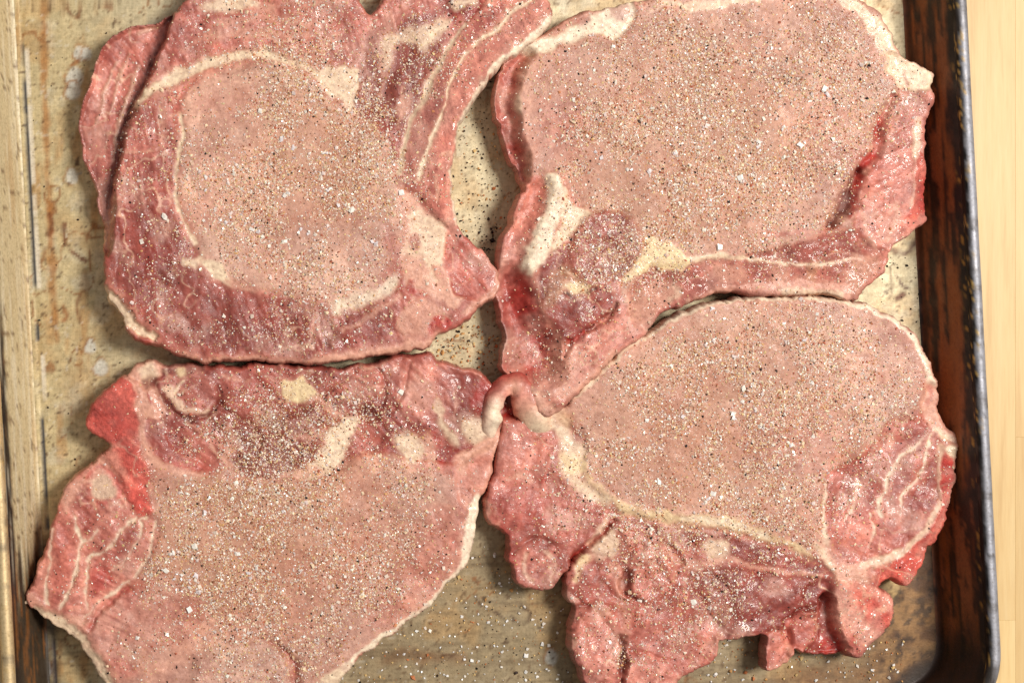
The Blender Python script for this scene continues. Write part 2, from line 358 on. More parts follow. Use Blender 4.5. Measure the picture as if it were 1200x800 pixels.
# side walls and rolled rim: profile swept round the floor outline
def sweep(name, prof, paint, mat):
    rows = [rrect(o) for o, z in prof]; n = len(rows[0]); k = len(rows)
    u = np.concatenate([r[:, 0] for r in rows]); v = np.concatenate([r[:, 1] for r in rows]); z = np.repeat([p[1] for p in prof], n)
    x, y = tray_px(u, v); s = np.tile(np.arange(n)*5.0, k)
    dz, col = paint(u, v, z, x, y, s)
    f = []
    a = np.arange(n); b = (a+1) % n
    F = np.concatenate([np.stack([j*n+a, j*n+b, (j+1)*n+b, (j+1)*n+a], 1) for j in range(k-1)])
    V = np.stack([(x-600)*S-PL[0], (400-y)*S-PL[1], (z+dz)*S], 1)
    link(name, mesh_np(name, V, F, col, mat=mat), pan)
def wall_paint(u, v, z, x, y, s):
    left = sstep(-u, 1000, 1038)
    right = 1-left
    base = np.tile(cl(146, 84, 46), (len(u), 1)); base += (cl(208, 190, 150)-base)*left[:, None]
    n = fbm(v*.16, z*1.2+u*.5, 15, 61)+.25*(fbm(v, z, 6, 89)-.5); m = sstep(n, .47, .63)*right*.9; base += (cl(26, 17, 13)-base)*m[:, None]
    n = fbm(v*.3, z*2, 20, 62); m = sstep(n, .5, .68)*right*.75; base += (cl(158, 88, 38)-base)*m[:, None]
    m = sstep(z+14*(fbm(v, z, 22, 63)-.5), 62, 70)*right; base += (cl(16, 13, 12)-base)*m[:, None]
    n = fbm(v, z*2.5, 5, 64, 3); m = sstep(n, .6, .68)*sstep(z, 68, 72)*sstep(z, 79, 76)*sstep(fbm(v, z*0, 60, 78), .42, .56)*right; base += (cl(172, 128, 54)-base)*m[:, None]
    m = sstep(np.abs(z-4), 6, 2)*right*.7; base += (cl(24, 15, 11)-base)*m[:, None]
    # left side: baked stripes, burnt black towards the lower corner
    n = fbm(v*.1, z*1.4, 14, 66); m = sstep(n, .52, .7)*left*.3; base += (cl(184, 136, 80)-base)*m[:, None]
    
    m = left*sstep(z+10*(fbm(v, z, 24, 79)-.5), 58, 66)*sstep(y, 300, 420); base += (cl(30, 20, 18)-base)*m[:, None]
    n = fbm(v*.5, z*3, 9, 84); m = left*sstep(n, .55, .7)*.22; base += (cl(150, 112, 70)-base)*m[:, None]
    n = fbm(v*.05, z*2, 5, 85, 3); m = left*sstep(n, .55, .7)*.5; base += (cl(232, 222, 196)-base)*m[:, None]
    m = left*sstep(fbm(v, z, 6, 86, 2), .72, .8)*.7; base += (cl(96, 64, 40)-base)*m[:, None]
    m = left*sstep(y+160*(fbm(v*.3, z*3, 26, 67)-.5), 610, 680)*.95; base += (cl(40, 24, 15)-base)*m[:, None]
    n = fbm(v*.2, z*3, 10, 80); m = left*sstep(n, .55, .66)*sstep(y, 600, 700)*.6; base += (cl(150, 92, 40)-base)*m[:, None]
    m = right*sstep(v+60*(fbm(v*.4, z*2, 22, 87)-.5), 690, 770)*.9; base += (cl(18, 13, 11)-base)*m[:, None]
    return 1.6*(fbm(v, u+z, 14, 70)-.5), base
prof = [(0, 0), (1.5, .25), (3, 1.2), (4.5, 3), (5.8, 5.5)]+[(5.8+22.5*t, 5.5+72*t) for t in np.linspace(.06, 1, 18)]
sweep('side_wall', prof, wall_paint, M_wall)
def rim_paint(u, v, z, x, y, s):
    base = np.tile(cl(158, 158, 166), (len(u), 1))
    n = fbm(v, u*2+z, 12, 73); base *= (.8+.35*n)[:, None]
    m = sstep(fbm(v, z*2, 7, 76), .72, .78)*.6; base += (cl(40, 30, 24)-base)*m[:, None]
    m = sstep(-u, 1000, 1038)*.8; base += (cl(226, 196, 140)-base)*m[:, None]  # left rim painted cream for the warm reflection on its lit top
    m = sstep(u+5*(fbm(v, z, 12, 81)-.5), 32.5, 30)*sstep(u, 0, 10); base += (cl(20, 17, 16)-base)*m[:, None]
    m = sstep(fbm(v, z, 18, 82), .58, .66)*.45; base += (cl(84, 76, 72)-base)*m[:, None]
    m = sstep(fbm(v, z*3+u, 5, 74, 2), .66, .76)*.75*sstep(fbm(v, z*0, 70, 88), .4, .55)*sstep(u, 35, 33); base += (cl(206, 170, 96)-base)*m[:, None]
    return 1.6*(fbm(v, u*0, 40, 83)-.5), base
rim = [(28, 77)]+[(35.5+7.5*math.cos(a), 80+7.5*math.sin(a)) for a in np.linspace(math.pi*1.08, -math.pi*.75, 16)]
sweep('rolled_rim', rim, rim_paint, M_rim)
under = [(5.8, 3), (2, -3.0), (-60, -4.2)]
sweep('pan_underside', [(29, 75), (7.6, 5), (4, -1.5), (0, -3.6), (-40, -4.4)], lambda u, v, z, x, y, s: (0*z, np.tile(cl(120, 112, 100), (len(u), 1))), M_rim)

# ------------------------------------------------------------------ pork chops
HG = 1.3
SURF = []          # (sampler, density) of each chop for the seasoning
def chop(label, outline, T, base, basename, paint, dens, seed, fill):
    o = smooth(P(outline), True, 4); m = 10
    xs = np.arange(o[:, 0].min()-m, o[:, 0].max()+m, HG); ys = np.arange(o[:, 1].min()-m, o[:, 1].max()+m, HG)
    X, Y = np.meshgrid(xs, ys, indexing='ij')
    wx = X+5*(vnoise(X, Y, 20, seed)-.5)+3.0*(vnoise(X, Y, 8, seed+1)-.5)+1.8*(vnoise(X, Y, 4, seed+61)-.5); wy = Y+5*(vnoise(X, Y, 20, seed+2)-.5)+3.0*(vnoise(X, Y, 8, seed+3)-.5)+1.8*(vnoise(X, Y, 4, seed+62)-.5)
    d = np.full(X.shape, 60.0); ins = np.zeros(X.shape, bool)
    for i in range(len(o)):
        a, b = o[i], o[(i+1) % len(o)]
        i0, i1 = np.searchsorted(xs, [min(a[0], b[0])-48, max(a[0], b[0])+48]); j0, j1 = np.searchsorted(ys, [min(a[1], b[1])-48, max(a[1], b[1])+48])
        sl = (slice(i0, i1), slice(j0, j1)); e, _ = seg_d(wx[sl], wy[sl], a, b); d[sl] = np.minimum(d[sl], e)
        if a[1] != b[1]:
            j0, j1 = np.searchsorted(ys, [min(a[1], b[1])-6, max(a[1], b[1])+6]); sl = (slice(None), slice(j0, j1)); yy = wy[sl]
            ins[sl] ^= ((a[1] > yy) != (b[1] > yy)) & (wx[sl] < (b[0]-a[0])*(yy-a[1])/(b[1]-a[1])+a[0])
    sd = np.where(ins, d, -d)
    pt = Painter(wx.ravel(), wy.ravel(), base); pt.names = [basename]; pt.lab[:] = 1
    paint(pt)
    x, y = X.ravel(), Y.ravel(); sdf = sd.ravel()
    col, fat = pt.col, pt.fat
    # marbling, blotches and grain of the meat
    lean = 1-fat
    mar = sstep(np.abs(fbm(x*1.0, y*1.0, 34, seed+5, 3)-.5), .03, .004)*lean*sstep(fbm(x, y, 70, seed+9), .42, .62)
    col += (COL['cream']-col)*(mar*.5*(.3+.7*pt.rough))[:, None]
    n = fbm(x, y, 44, seed+11)-.5; col *= np.exp((n*1.0*lean)[:, None]*np.array([.8, 1.05, 1.0]))
    n = fbm(x, y, 11, seed+15)-.5; col *= np.exp((n*.75*(.25+.75*lean))[:, None]*np.array([.9, 1.1, 1.05]))
    n = vnoise(x, y, 3.2, seed+19)-.5; col *= np.exp((n*.35)[:, None]*np.array([.9, 1.1, 1.1]))
    rd = sstep(fbm(x, y, 60, seed+21), .55, .72)*lean*.16; col += (COL['red']*1.2-col)*rd[:, None]
    n = sstep(fbm(x, y, 80, seed+41, 3), .42, .62)*lean*.6; col += (col*np.array([1.06, .88, .82])-col)*n[:, None]
    n = sstep(fbm(x, y, 38, seed+44, 3), .55, .75)*lean*.4; col += (COL['eyep']*1.08-col)*n[:, None]
    wxx = x+60*(vnoise(x, y, 130, seed+47)-.5); wyy = y+60*(vnoise(x, y, 130, seed+48)-.5); an = seed*.013
    fu = wxx*math.cos(an)+wyy*math.sin(an); fv = -wxx*math.sin(an)+wyy*math.cos(an)
    fib = fbm(fu/7, fv, 4.2, seed+49, 2)-.5; col *= np.exp((fib*.6*lean*(.4+.6*pt.rough))[:, None]*np.array([.85, 1.15, 1.1]))
    dn = np.clip(dens(x, y), 0, 1)*lean*.55*(1-.8*pt.rough); col += (COL['tan']-col)*dn[:, None]
    pt.col = col
    # height
    R = 6.0; q = np.clip(1-sdf/R, 0, 1)
    z = T-4*(1-np.sqrt(1-np.minimum(q, .995)**2))
    z += 1.1*fib*lean*pt.rough+7*(fbm(x, y, 90, seed+23, 3)-.5)+(2+4.5*pt.rough*lean)*(fbm(x, y, 26, seed+25, 2)-.5)+(.7+.9*pt.rough*lean)*(fbm(x, y, 7, seed+27, 2)-.5)
    z += pt.h*1.0; z -= 1.0*fat*0
    z = np.maximum(z, 6)
    Z = z.reshape(X.shape)
    if fill:
        lb = pt.lab.reshape(X.shape)
        for _ in range(90):
            if not (lb == 1).any(): break
            for sh, ax in ((1, 0), (-1, 0), (1, 1), (-1, 1)):
                q2 = np.roll(lb, sh, ax); lb = np.where((lb == 1) & (q2 != 1), q2, lb)
        pt.lab = lb.ravel()
    # cells
    ok = sd > -.45*HG; cell = ok[:-1, :-1] & ok[1:, :-1] & ok[1:, 1:] & ok[:-1, 1:]
    nx_, ny_ = X.shape; vid = np.arange(nx_*ny_).reshape(nx_, ny_)
    ci, cj = np.nonzero(cell)
    quads = np.stack([vid[ci, cj], vid[ci, cj+1], vid[ci+1, cj+1], vid[ci+1, cj]], 1)
    flab = pt.lab[quads[:, 0]]
    pad = np.pad(cell, 1); be = []; bl = []
    for (di, dj, p, r) in ((-1, 0, (0, 0), (0, 1)), (1, 0, (1, 1), (1, 0)), (0, -1, (1, 0), (0, 0)), (0, 1, (0, 1), (1, 1))):
        msk = cell & ~pad[1+di:1+di+cell.shape[0], 1+dj:1+dj+cell.shape[1]]
        i, j = np.nonzero(msk); be.append(np.stack([vid[i+p[0], j+p[1]], vid[i+r[0], j+r[1]]], 1)); bl.append(pt.lab[vid[i, j]])
    be = np.concatenate(be); bl = np.concatenate(bl)
    bv = np.unique(be); gx, gy = np.gradient(sd, HG); gn = np.hypot(gx, gy)+1e-6
    nxv, nyv = (gx/gn).ravel(), (gy/gn).ravel()
    px, py = x.copy(), y.copy()
    mv = np.clip(sdf[bv], -2, 2.2); px[bv] -= mv*nxv[bv]; py[bv] -= mv*nyv[bv]
    vx = [px]; vy = [py]; vz = [z]; vc = [col]; base_n = nx_*ny_; rmap = np.full(base_n, -1); rmap[bv] = np.arange(len(bv)); nb = len(bv)
    faces = [quads]; labs = [flab]; prev = be
    rows = [(.16, 1.4), (.4, 2.4), (.65, 1.4), (.86, -1.5), (1.0, -4.5)]
    wob = 3*(vnoise(px[bv], py[bv], 14, seed+31)-.5)
    for k, (t, off) in enumerate(rows):
        ox = off+wob*math.sin(math.pi*t)
        vx.append(px[bv]-nxv[bv]*ox); vy.append(py[bv]-nyv[bv]*ox); vz.append(z[bv]*(1-t))
        vc.append(col[bv]*(1-.35*t)+(COL['mus']*.8+.2*col[bv])*.35*t)
        cur = base_n+k*nb+rmap[be]
        faces.append(np.stack([prev[:, 0], prev[:, 1], cur[:, 1], cur[:, 0]], 1)[:, ::-1]); labs.append(bl); prev = cur
    vx, vy, vz = map(np.concatenate, (vx, vy, vz)); vc = np.concatenate(vc); F = np.concatenate(faces)[:, ::-1]; L_ = np.concatenate(labs)
    k = 1-T/H; qx, qy = NX+(vx-NX)*k, NY+(vy-NY)*k
    c0 = np.array([qx[bv].mean(), qy[bv].mean()])
    root = empty('pork_chop', W(c0[0], c0[1], 0), label, 'pork chop', 'raw seasoned pork chops on the baking sheet')
    V = np.stack([(qx-c0[0])*S, -(qy-c0[1])*S, (vz+.4)*S], 1)
    F = F[:, ::-1] if False else F
    fn = np.cross(V[F[:, 2]]-V[F[:, 0]], V[F[:, 3]]-V[F[:, 1]])
    if fn[:len(quads), 2].mean() < 0: F = F[:, ::-1]; fn = -fn
    vn = np.zeros_like(V)
    for q_ in range(4): np.add.at(vn, F[:, q_], fn)
    vn /= np.linalg.norm(vn, axis=1)[:, None]+1e-20
    order = {}
    for i, nm in enumerate(pt.names): order.setdefault(nm, []).append(i+1)
    for i, nm in enumerate(pt.names):
        sel = F[L_ == i+1]
        if len(sel) < 20: continue
        us, inv = np.unique(sel, return_inverse=True)
        mt = M_bone if ('bone' in nm or nm == 'rib') else M_fat if 'fat' in nm else M_loin if nm == 'eye_muscle' else M_lean
        link(nm, mesh_np(nm, V[us], inv.reshape(sel.shape), vc[us], vn[us], mt), root)
    SURF.append(dict(xs=xs, ys=ys, Z=Z, sd=sd, k=k, dens=dens, fat=fat.reshape(X.shape), rough=pt.rough.reshape(X.shape), seed=seed))
    return root, c0

def P1(p):
    p.R('205,12 185,22 160,26 140,34 125,47 113,70 104,95 95,120 89,145 92,170 98,195 108,215 112,240 118,290 127,290 131,240 135,200 142,163 155,126 170,96 183,70 193,37 201,17', 'mus', 'side_muscle', dz=-27, soft=2, dsoft=5)
    p.L('165,30 150,50 140,80', [9, 12, 6], 'pink', soft=8, a=.55); p.L('120,75 112,100 104,130', 6, 'pink', soft=6, a=.6)
    p.L('200,18 192,38 182,70 170,97 155,127 142,163 134,200 129,240', [2, 4, 5, 4], 'deep', soft=4, a=.85, dz=-3)  # shadow between flap and main piece painted as a dark red line
    p.R('212,-2 245,-35 300,-48 380,-43 417,-28 424,8 432,16 440,10 436,45 425,80 395,80 350,60 300,56 250,62 210,80 180,100 172,94 184,66 195,34', 'mus', 'cap_muscle', dz=0)
    for s_ in ('150,60 138,90 126,130', '162,75 150,105 138,140', '135,70 122,100 112,140', '148,110 136,150 128,190', '158,35 172,30 184,26'): p.L(s_, [1, 2.2, 1], 'cream', soft=2, a=.5, dz=1.2)  # pale streaks on the flap: fibres with wet glints painted in
    for s_ in ('235,10 270,4 320,8', '250,30 300,22 360,28 400,18', '215,60 260,40 320,42 380,40', '300,14 360,4 410,2'): p.L(s_, [3, 6, 3], 'fatp', soft=5, a=.6)
    p.R('238,2 262,-6 290,-4 300,4 280,10 255,14 240,10', 'fat', soft=5, a=.85)
    p.L('400,40 385,50 370,62', [3, 7, 4], 'fatp', soft=4, a=.6)
    p.R('136,200 150,150 165,118 200,98 222,100 216,140 208,200 207,240 222,272 238,300 255,316 300,338 350,352 400,356 440,345 480,340 500,360 495,400 450,412 380,426 300,424 220,420 190,402 160,370 128,320 122,270', 'mus', 'rim_muscle', soft=2)
    p.R('128,250 160,240 200,250 225,290 250,325 320,350 400,362 460,362 470,380 420,405 330,418 240,415 190,390 150,350 130,310', 'musd', soft=10, a=.85)
    p.R('160,190 195,185 205,225 180,260 150,240', 'musd', soft=10, a=.6)
    p.L('190,110 192,140 186,175', 3, 'fatp', soft=3, a=.5)
    p.R('220,108 245,88 280,76 320,76 352,86 378,108 398,126 425,140 448,158 462,190 470,235 474,268 466,300 440,335 405,352 370,352 320,344 280,330 256,314 240,298 226,268 210,236 210,200 214,150', 'eyep', 'eye_muscle', dz=2, soft=8, dsoft=10)
    p.R('300,90 400,140 450,200 440,280 380,300 320,240 280,160', 'eye', soft=24, a=.5)
    p.L('212,135 214,160 208,185 207,215 206,238 214,256 222,270 230,284', [2, 2, 1.6, 3.4], 'fat', 'fat_seam', soft=2, dz=-1)
    p.L('142,178 160,178 180,176', 1, 'fatp', a=.8)
    p.L('218,308 226,310 236,304', 5, 'fat', soft=3, a=.9); p.R('240,304 252,304 266,318 270,332 258,330 244,316', 'fat', 'fat_seam', soft=2.5)
    p.L('265,328 285,334 300,342', 2.5, 'fatp', soft=2.5, a=.8)
    p.L('160,123 174,108 196,96 225,82 255,70 285,65 312,65 340,74 370,88', [3, 6, 6, 4.5, 4, 4], 'fat', 'fat_seam', soft=2.2, dz=-1.5)
    p.R('340,70 372,84 400,80 424,80 418,104 416,122 424,134 410,130 390,112 372,96', 'fat', 'fat_seam', soft=3, a=.92)
    p.L('455,160 450,185 455,200', [3, 5, 2], 'fatp', soft=3, a=.7)
    p.R('424,78 432,40 440,14 455,-6 520,-22 560,-10 562,20 545,36 528,48 514,76 500,104 488,128 478,158 470,190 462,190 450,160 424,136 418,118', 'musd', 'blade_muscle', soft=2.5)
    p.R('432,16 452,-6 500,-20 540,-12 520,10 480,22 450,36', 'mus', soft=6, a=.8)
    p.R('450,44 470,36 500,30 512,20 528,26 512,44 500,62 480,52 462,56 456,80 448,70', 'fat', soft=5, a=.7)
    p.L('448,70 450,90 446,112', [3, 2], 'fatp', soft=2.5, a=.7); p.L('492,60 506,40 520,30', [2.5, 4, 3], 'fat', soft=2, a=.9)
    p.L('470,105 472,130 466,150', 2, 'fatp', a=.6); p.R('466,120 480,112 482,130 470,142', 'fatp', soft=4, a=.8)
    p.L('535,8 550,2 562,-8', [5, 5], 'fat', soft=3, a=.85)
    # rib strip
    p.R('545,32 560,16 575,-8 600,-38 632,-25 642,-8 648,8 647,26 632,42 610,58 590,73 572,92 555,115 542,138 535,160 530,185 529,225 534,250 538,268 525,268 505,246 490,225 468,215 470,188 478,158 490,128 502,104 514,78 530,50', 'bonep', 'rib', dz=3, soft=2)
    for s_ in ('640,4 610,30 580,52 560,74 545,100', '630,20 600,44 575,66', '550,90 536,120 528,150 522,190', '540,140 530,170 527,200'): p.L(s_, [1, 3.5, 2], 'pink', soft=3, a=.6)
    p.R('516,84 530,52 548,34 562,20 590,4 585,24 560,44 540,72 524,110 510,150 500,190 488,222 470,214 474,182 484,150 500,118', 'mus', soft=3, a=.9)
    p.R('521,40 532,26 543,18 545,28 534,44 520,60', 'mus', soft=2, a=.9)
    p.L('546,30 532,48 518,72 506,92 498,112 490,128 480,152 474,176 468,202', [1.4, 2, 3.4, 2.2, 4], 'fat', 'fat_seam', soft=1.6, dz=-1.5)
    p.L('630,-4 600,18 578,36 560,52 546,66 532,88 522,112 514,140 504,168 496,190 490,208', [2.6, 2, 1.4, 1.6, 2.5, 3], 'fat', 'fat_seam', soft=1.5, dz=-1.5)
    p.R('500,204 508,196 522,206 524,240 518,262 508,254 498,228', 'mus', soft=3, a=.7); p.R('508,210 512,206 516,226 514,240', 'fatp', soft=2, a=.8)
    p.R('508,164 524,160 526,180 514,186', 'red', soft=6, a=.35)
    p.L('647,22 632,38 610,54 590,69 572,88 556,111 543,136 536,160 531,185 530,215 532,245 536,262', [4.5, 4, 3, 2, 1.6, 1.5, 2.5], 'fatw', 'fat_edge', soft=1.2)
    # right hand fat and tip
    p.R('466,215 486,228 500,250 512,266 524,272 522,300 528,330 545,345 530,360 510,352 492,338 474,332 470,300 476,268 470,240', 'fatp', 'fat_seam', soft=3)
    p.R('482,246 500,252 522,272 520,320 505,326 494,300 480,300 472,292 478,270', 'fat', soft=6, a=.8)
    p.R('478,275 490,275 490,292 480,294', 'mus', soft=3, a=.7); p.R('506,312 520,314 522,326 510,326', 'mus', soft=3, a=.7)
    p.R('462,268 448,262 450,290 466,300', 'mus', soft=5, a=.7); p.R('464,330 472,326 474,340 464,342', 'red', soft=2, a=.8); p.R('478,328 486,330 488,342 480,342', 'red', soft=2, a=.7)
    p.R('524,270 538,264 556,284 572,298 582,314 586,330 576,344 558,352 544,346 532,342 527,320 522,296', 'mus', 'rib_tip', soft=2, dz=-3)
    for s_ in ('538,280 534,300 538,325', '552,300 556,320 562,340', '566,312 570,330 576,338'): p.L(s_, 1.6, 'lil', soft=2, a=.6)
    p.L('582,316 584,330 574,346 560,356 546,364', [2, 4, 6], 'fatp', soft=3, a=.8)
    p.L('395,360 420,350 440,344 462,330', [6, 8, 5], 'fatw', 'fat_seam', soft=4, a=.9)
    p.L('362,352 370,372 364,400', 1.8, 'fatp', soft=2, a=.6); p.L('470,345 430,372 400,388', [3, 2], 'fatp', soft=2.5, a=.7); p.L('500,352 470,372 476,392', [3, 2], 'fatp', soft=2.5, a=.7)
    p.R('480,356 505,350 520,362 522,378 500,392 476,396 470,376', 'fatp', soft=6, a=.75)
    p.R('508,374 520,372 528,380 518,390 508,394 502,388', 'boner', soft=2, a=.9)
    p.L('512,394 500,404 470,409 440,414 405,421 370,423', [4, 6, 4, 5, 3], 'fatp', 'fat_edge', soft=2.5, a=.9)
    p.L('350,424 300,421 250,422 215,417', [2, 3, 3], 'fatp', 'fat_edge', soft=2, a=.7)
    p.L('125,337 136,352 150,370 164,384 182,396', [3, 5, 6.5, 5], 'fat', 'fat_edge', soft=2, a=.95, dz=-5)
    p.R('160,392 178,398 176,406 162,402', 'red', soft=2, a=.6)
def P2(p):
    p.R('583,96 600,66 624,62 612,80 604,110 606,140 612,170 618,200 612,212 600,188 586,150', 'mus', 'side_muscle', soft=3, dz=-22, dsoft=8)
    p.L('622,66 612,90 618,120 624,160 626,190', [5, 7, 5, 4], 'fatp', soft=6, a=.75); p.L('598,95 592,115 604,150', [2, 4], 'fatp', soft=4, a=.6)
    p.L('606,112 610,130', 3, 'fat', soft=2, a=.8); p.R('600,148 612,150 618,170 612,180 602,168', 'red', soft=4, a=.7)
    p.R('630,130 660,110 690,130 680,170 650,190 630,170', 'mus', soft=16, a=.5)
    p.R('612,58 640,44 664,34 690,20 715,6 742,2 744,20 736,36 718,46 700,38 684,44 656,54 630,64', 'fatw', 'fat_edge', soft=2.5, dz=-3)
    p.R('676,24 690,16 694,24 682,32', 'mus', soft=2, a=.7); p.R('716,8 736,4 740,18 724,24', 'lil', soft=4, a=.6)
    p.L('745,6 752,16 758,4', 2, 'pink', soft=2, a=.8)
    p.L('764,14 790,4 812,8 850,2 900,-8 950,-8 990,0 1016,18 1032,40 1044,62 1052,80', [1.5, 3, 5, 7, 8, 8, 9, 10], 'fat', 'fat_edge', soft=2.5)
    p.R('1044,62 1054,64 1064,72 1080,78 1098,88 1092,102 1080,108 1064,106 1050,96 1042,80', 'fat', 'fat_edge', soft=2, dz=-4)
    p.L('1060,84 1064,98', 2, 'red', soft=2, a=.5)
    # right muscle beyond the red crease
    p.R('1052,102 1066,106 1082,108 1096,112 1092,140 1086,180 1084,255 1066,274 1048,286 1042,300 1020,300 1004,272 1000,262 1008,230 1018,196 1026,170 1036,134', 'pink', 'flank_muscle', soft=3, dz=-3)
    p.R('1035,140 1060,125 1072,140 1066,175 1040,200 1025,190', 'mus', soft=10, a=.6)
    p.L('1078,140 1076,170 1080,200 1074,240', [3, 5, 4], 'fat', soft=3, a=.85); p.L('1056,128 1050,150 1040,160', 1.5, 'fatp', a=.7)
    p.R('1074,195 1084,180 1085,256 1072,266 1054,280 1058,262 1072,240', 'bone', 'bone_edge', soft=2, a=.9)
    p.R('1078,215 1085,212 1084,245 1076,248', 'boner', soft=3, a=.7)
    for s_ in ('1046,250 1054,240 1052,262 1040,276', '1016,262 1024,280 1024,290', '1010,250 1020,256 1030,250'): p.L(s_, [2, 4, 2], 'fatp', soft=3, a=.8)
    p.L('1050,112 1040,126 1033,142 1028,158 1028,174 1016,186 1008,200', [1.5, 3, 3, 5, 6, 4], 'red', soft=3, dz=-9, dsoft=7, a=.95)
    p.L('1008,200 1002,216 992,236 982,250 972,264', [5, 7, 9, 7, 3], 'deep', soft=4, dz=-12, dsoft=8, a=.9)
    p.L('1010,206 1006,228 996,256', [3, 2.5, 3], 'red', soft=3, a=.8)
    p.L('1014,160 1006,176 996,194 985,232', [3, 6, 3], 'lil', soft=4, a=.5)
    # rib band along the bottom
    p.R('770,312 800,310 840,304 866,300 915,292 960,276 1000,272 1020,282 1044,298 1034,316 1018,338 1004,352 960,346 890,350 850,347 815,357 780,372 756,388 740,372 740,340 750,322', 'mus', 'rib', soft=3, dz=-3)
    p.R('918,292 950,278 1000,282 1010,296 980,306 930,306', 'musd', soft=5, a=.6)
    p.L('950,300 970,288 1004,286', 1.3, 'lil', a=.8); p.L('968,300 985,296 1005,300', 1, 'fatp', a=.7)
    p.L('985,268 940,272 900,276', [2, 4, 2], 'red', soft=4, a=.6)
    p.L('804,304 836,302 866,299 890,306 930,310 970,309 1010,304', [3, 3, 2, 2, 2, 1.5], 'fat', 'fat_seam', soft=2, a=.9)
    p.R('840,312 870,308 876,328 850,330 842,322', 'fatp', soft=4, a=.7); p.R('905,318 920,316 925,332 912,338 905,330', 'fatp', soft=4, a=.7); p.R('945,312 956,310 958,330 946,332', 'tan', soft=4, a=.7)
    p.R('1000,300 1030,296 1040,306 1026,328 1010,346 994,350 990,330', 'fatp', soft=6, a=.85); p.L('1038,300 1030,318 1018,336', 4, 'bone', soft=4, a=.6)
    p.L('820,350 850,340 900,336 950,336 990,342', [3, 3, 5, 7, 8], 'fatp', 'fat_edge', soft=4, a=.75); p.L('920,342 950,342 985,346', 3, 'fat', soft=2, a=.8)
    p.R('735,352 760,330 790,330 800,346 770,366 750,384 735,372', 'fatp', soft=8, a=.8); p.L('790,335 800,345 785,352', 3, 'cream', soft=3, a=.8)
    p.R('752,276 764,280 790,286 804,298 806,308 798,316 775,314 750,322 734,330 728,326 736,314 748,300', 'faty', 'fat_seam', soft=2, dz=1)
    # blade end: pale fat roll, dark muscles, red side
    p.R('612,216 640,206 660,206 668,228 690,246 720,250 745,264 754,284 746,304 732,318 728,340 740,372 756,388 724,410 684,450 660,474 640,464 612,442 588,434 588,412 594,392 586,366 582,332 586,300 600,262', 'pink', 'blade_end', soft=2.5, dz=2)
    p.R('606,250 616,222 634,212 642,216 628,254 616,290 610,320 596,330 584,326 586,300', 'pink', soft=3, a=.9, dz=-9, dsoft=10)
    p.R('638,208 654,204 664,220 662,244 650,268 642,292 634,312 624,324 610,320 613,300 626,272 638,240', 'fatw', 'fat_seam', soft=3, dz=4, dsoft=8)
    p.R('662,218 672,240 694,249 676,268 660,284 648,298 646,290 656,262 660,240', 'fat', 'fat_seam', soft=3)
    p.R('690,250 722,250 746,265 753,285 748,302 734,316 718,330 700,337 680,330 668,312 668,290 678,268', 'musd', 'blade_muscle', soft=7, dz=2, a=.9)
    p.R('640,300 665,290 670,315 690,335 715,338 720,360 716,372 700,386 680,396 660,405 645,395 632,370 626,340', 'musd', 'blade_muscle', soft=4)
    p.R('648,320 664,312 680,330 660,345 645,360 636,350', 'tan', soft=6, a=.6); p.R('662,336 676,332 690,336 686,345 670,347', 'faty', soft=4, a=.9)
    p.L('686,345 702,336', 1.2, (.02, .012, .01), soft=1.2, a=.9, dz=-3); p.L('664,346 672,352', 1, (.02, .012, .01), a=.8)
    p.L('720,330 724,350 716,366', [3, 4, 2], 'lil', soft=3, a=.7)
    p.L('722,356 712,372 698,384 688,387', [1.5, 3.4, 3, 1.4], 'deep', soft=1.8, dz=-7, a=.95); p.L('688,387 676,396 670,404', 1.8, 'red', soft=2, dz=-4, a=.9); p.L('667,400 664,416', [3, 2.6], 'red', soft=1.8, dz=-6)
    p.R('700,380 722,366 736,378 728,402 706,424 690,420 684,400', 'pink', soft=4, a=.8)
    p.R('584,322 610,324 616,350 628,376 648,394 652,420 650,440 634,446 608,438 592,430 596,394 586,364', 'mus', 'side_muscle', soft=3, dz=-26, dsoft=16)
    p.L('611,325 618,350 630,374 648,392 660,410', [4, 6, 7, 5, 4], 'red', soft=5, a=.9)
    p.R('604,336 620,356 634,382 648,402 644,432 622,434 604,410 598,370', 'red', soft=10, a=.75); p.R('586,380 604,384 612,420 596,428', 'musd', soft=6, a=.7)  # red side flesh, its shadow deepened into the colour
    p.L('632,322 630,345 640,375 655,395', [2, 3, 3, 2], 'fatp', soft=4, a=.5); p.R('650,400 668,404 690,420 676,444 655,468 640,476 630,462 640,440', 'fatp', soft=6, a=.6); p.R('636,446 650,440 652,466 640,470', 'pink', soft=4, a=.7); p.L('718,412 700,432 682,448 664,464', [4, 5, 5, 4], 'fatp', soft=3, a=.8)
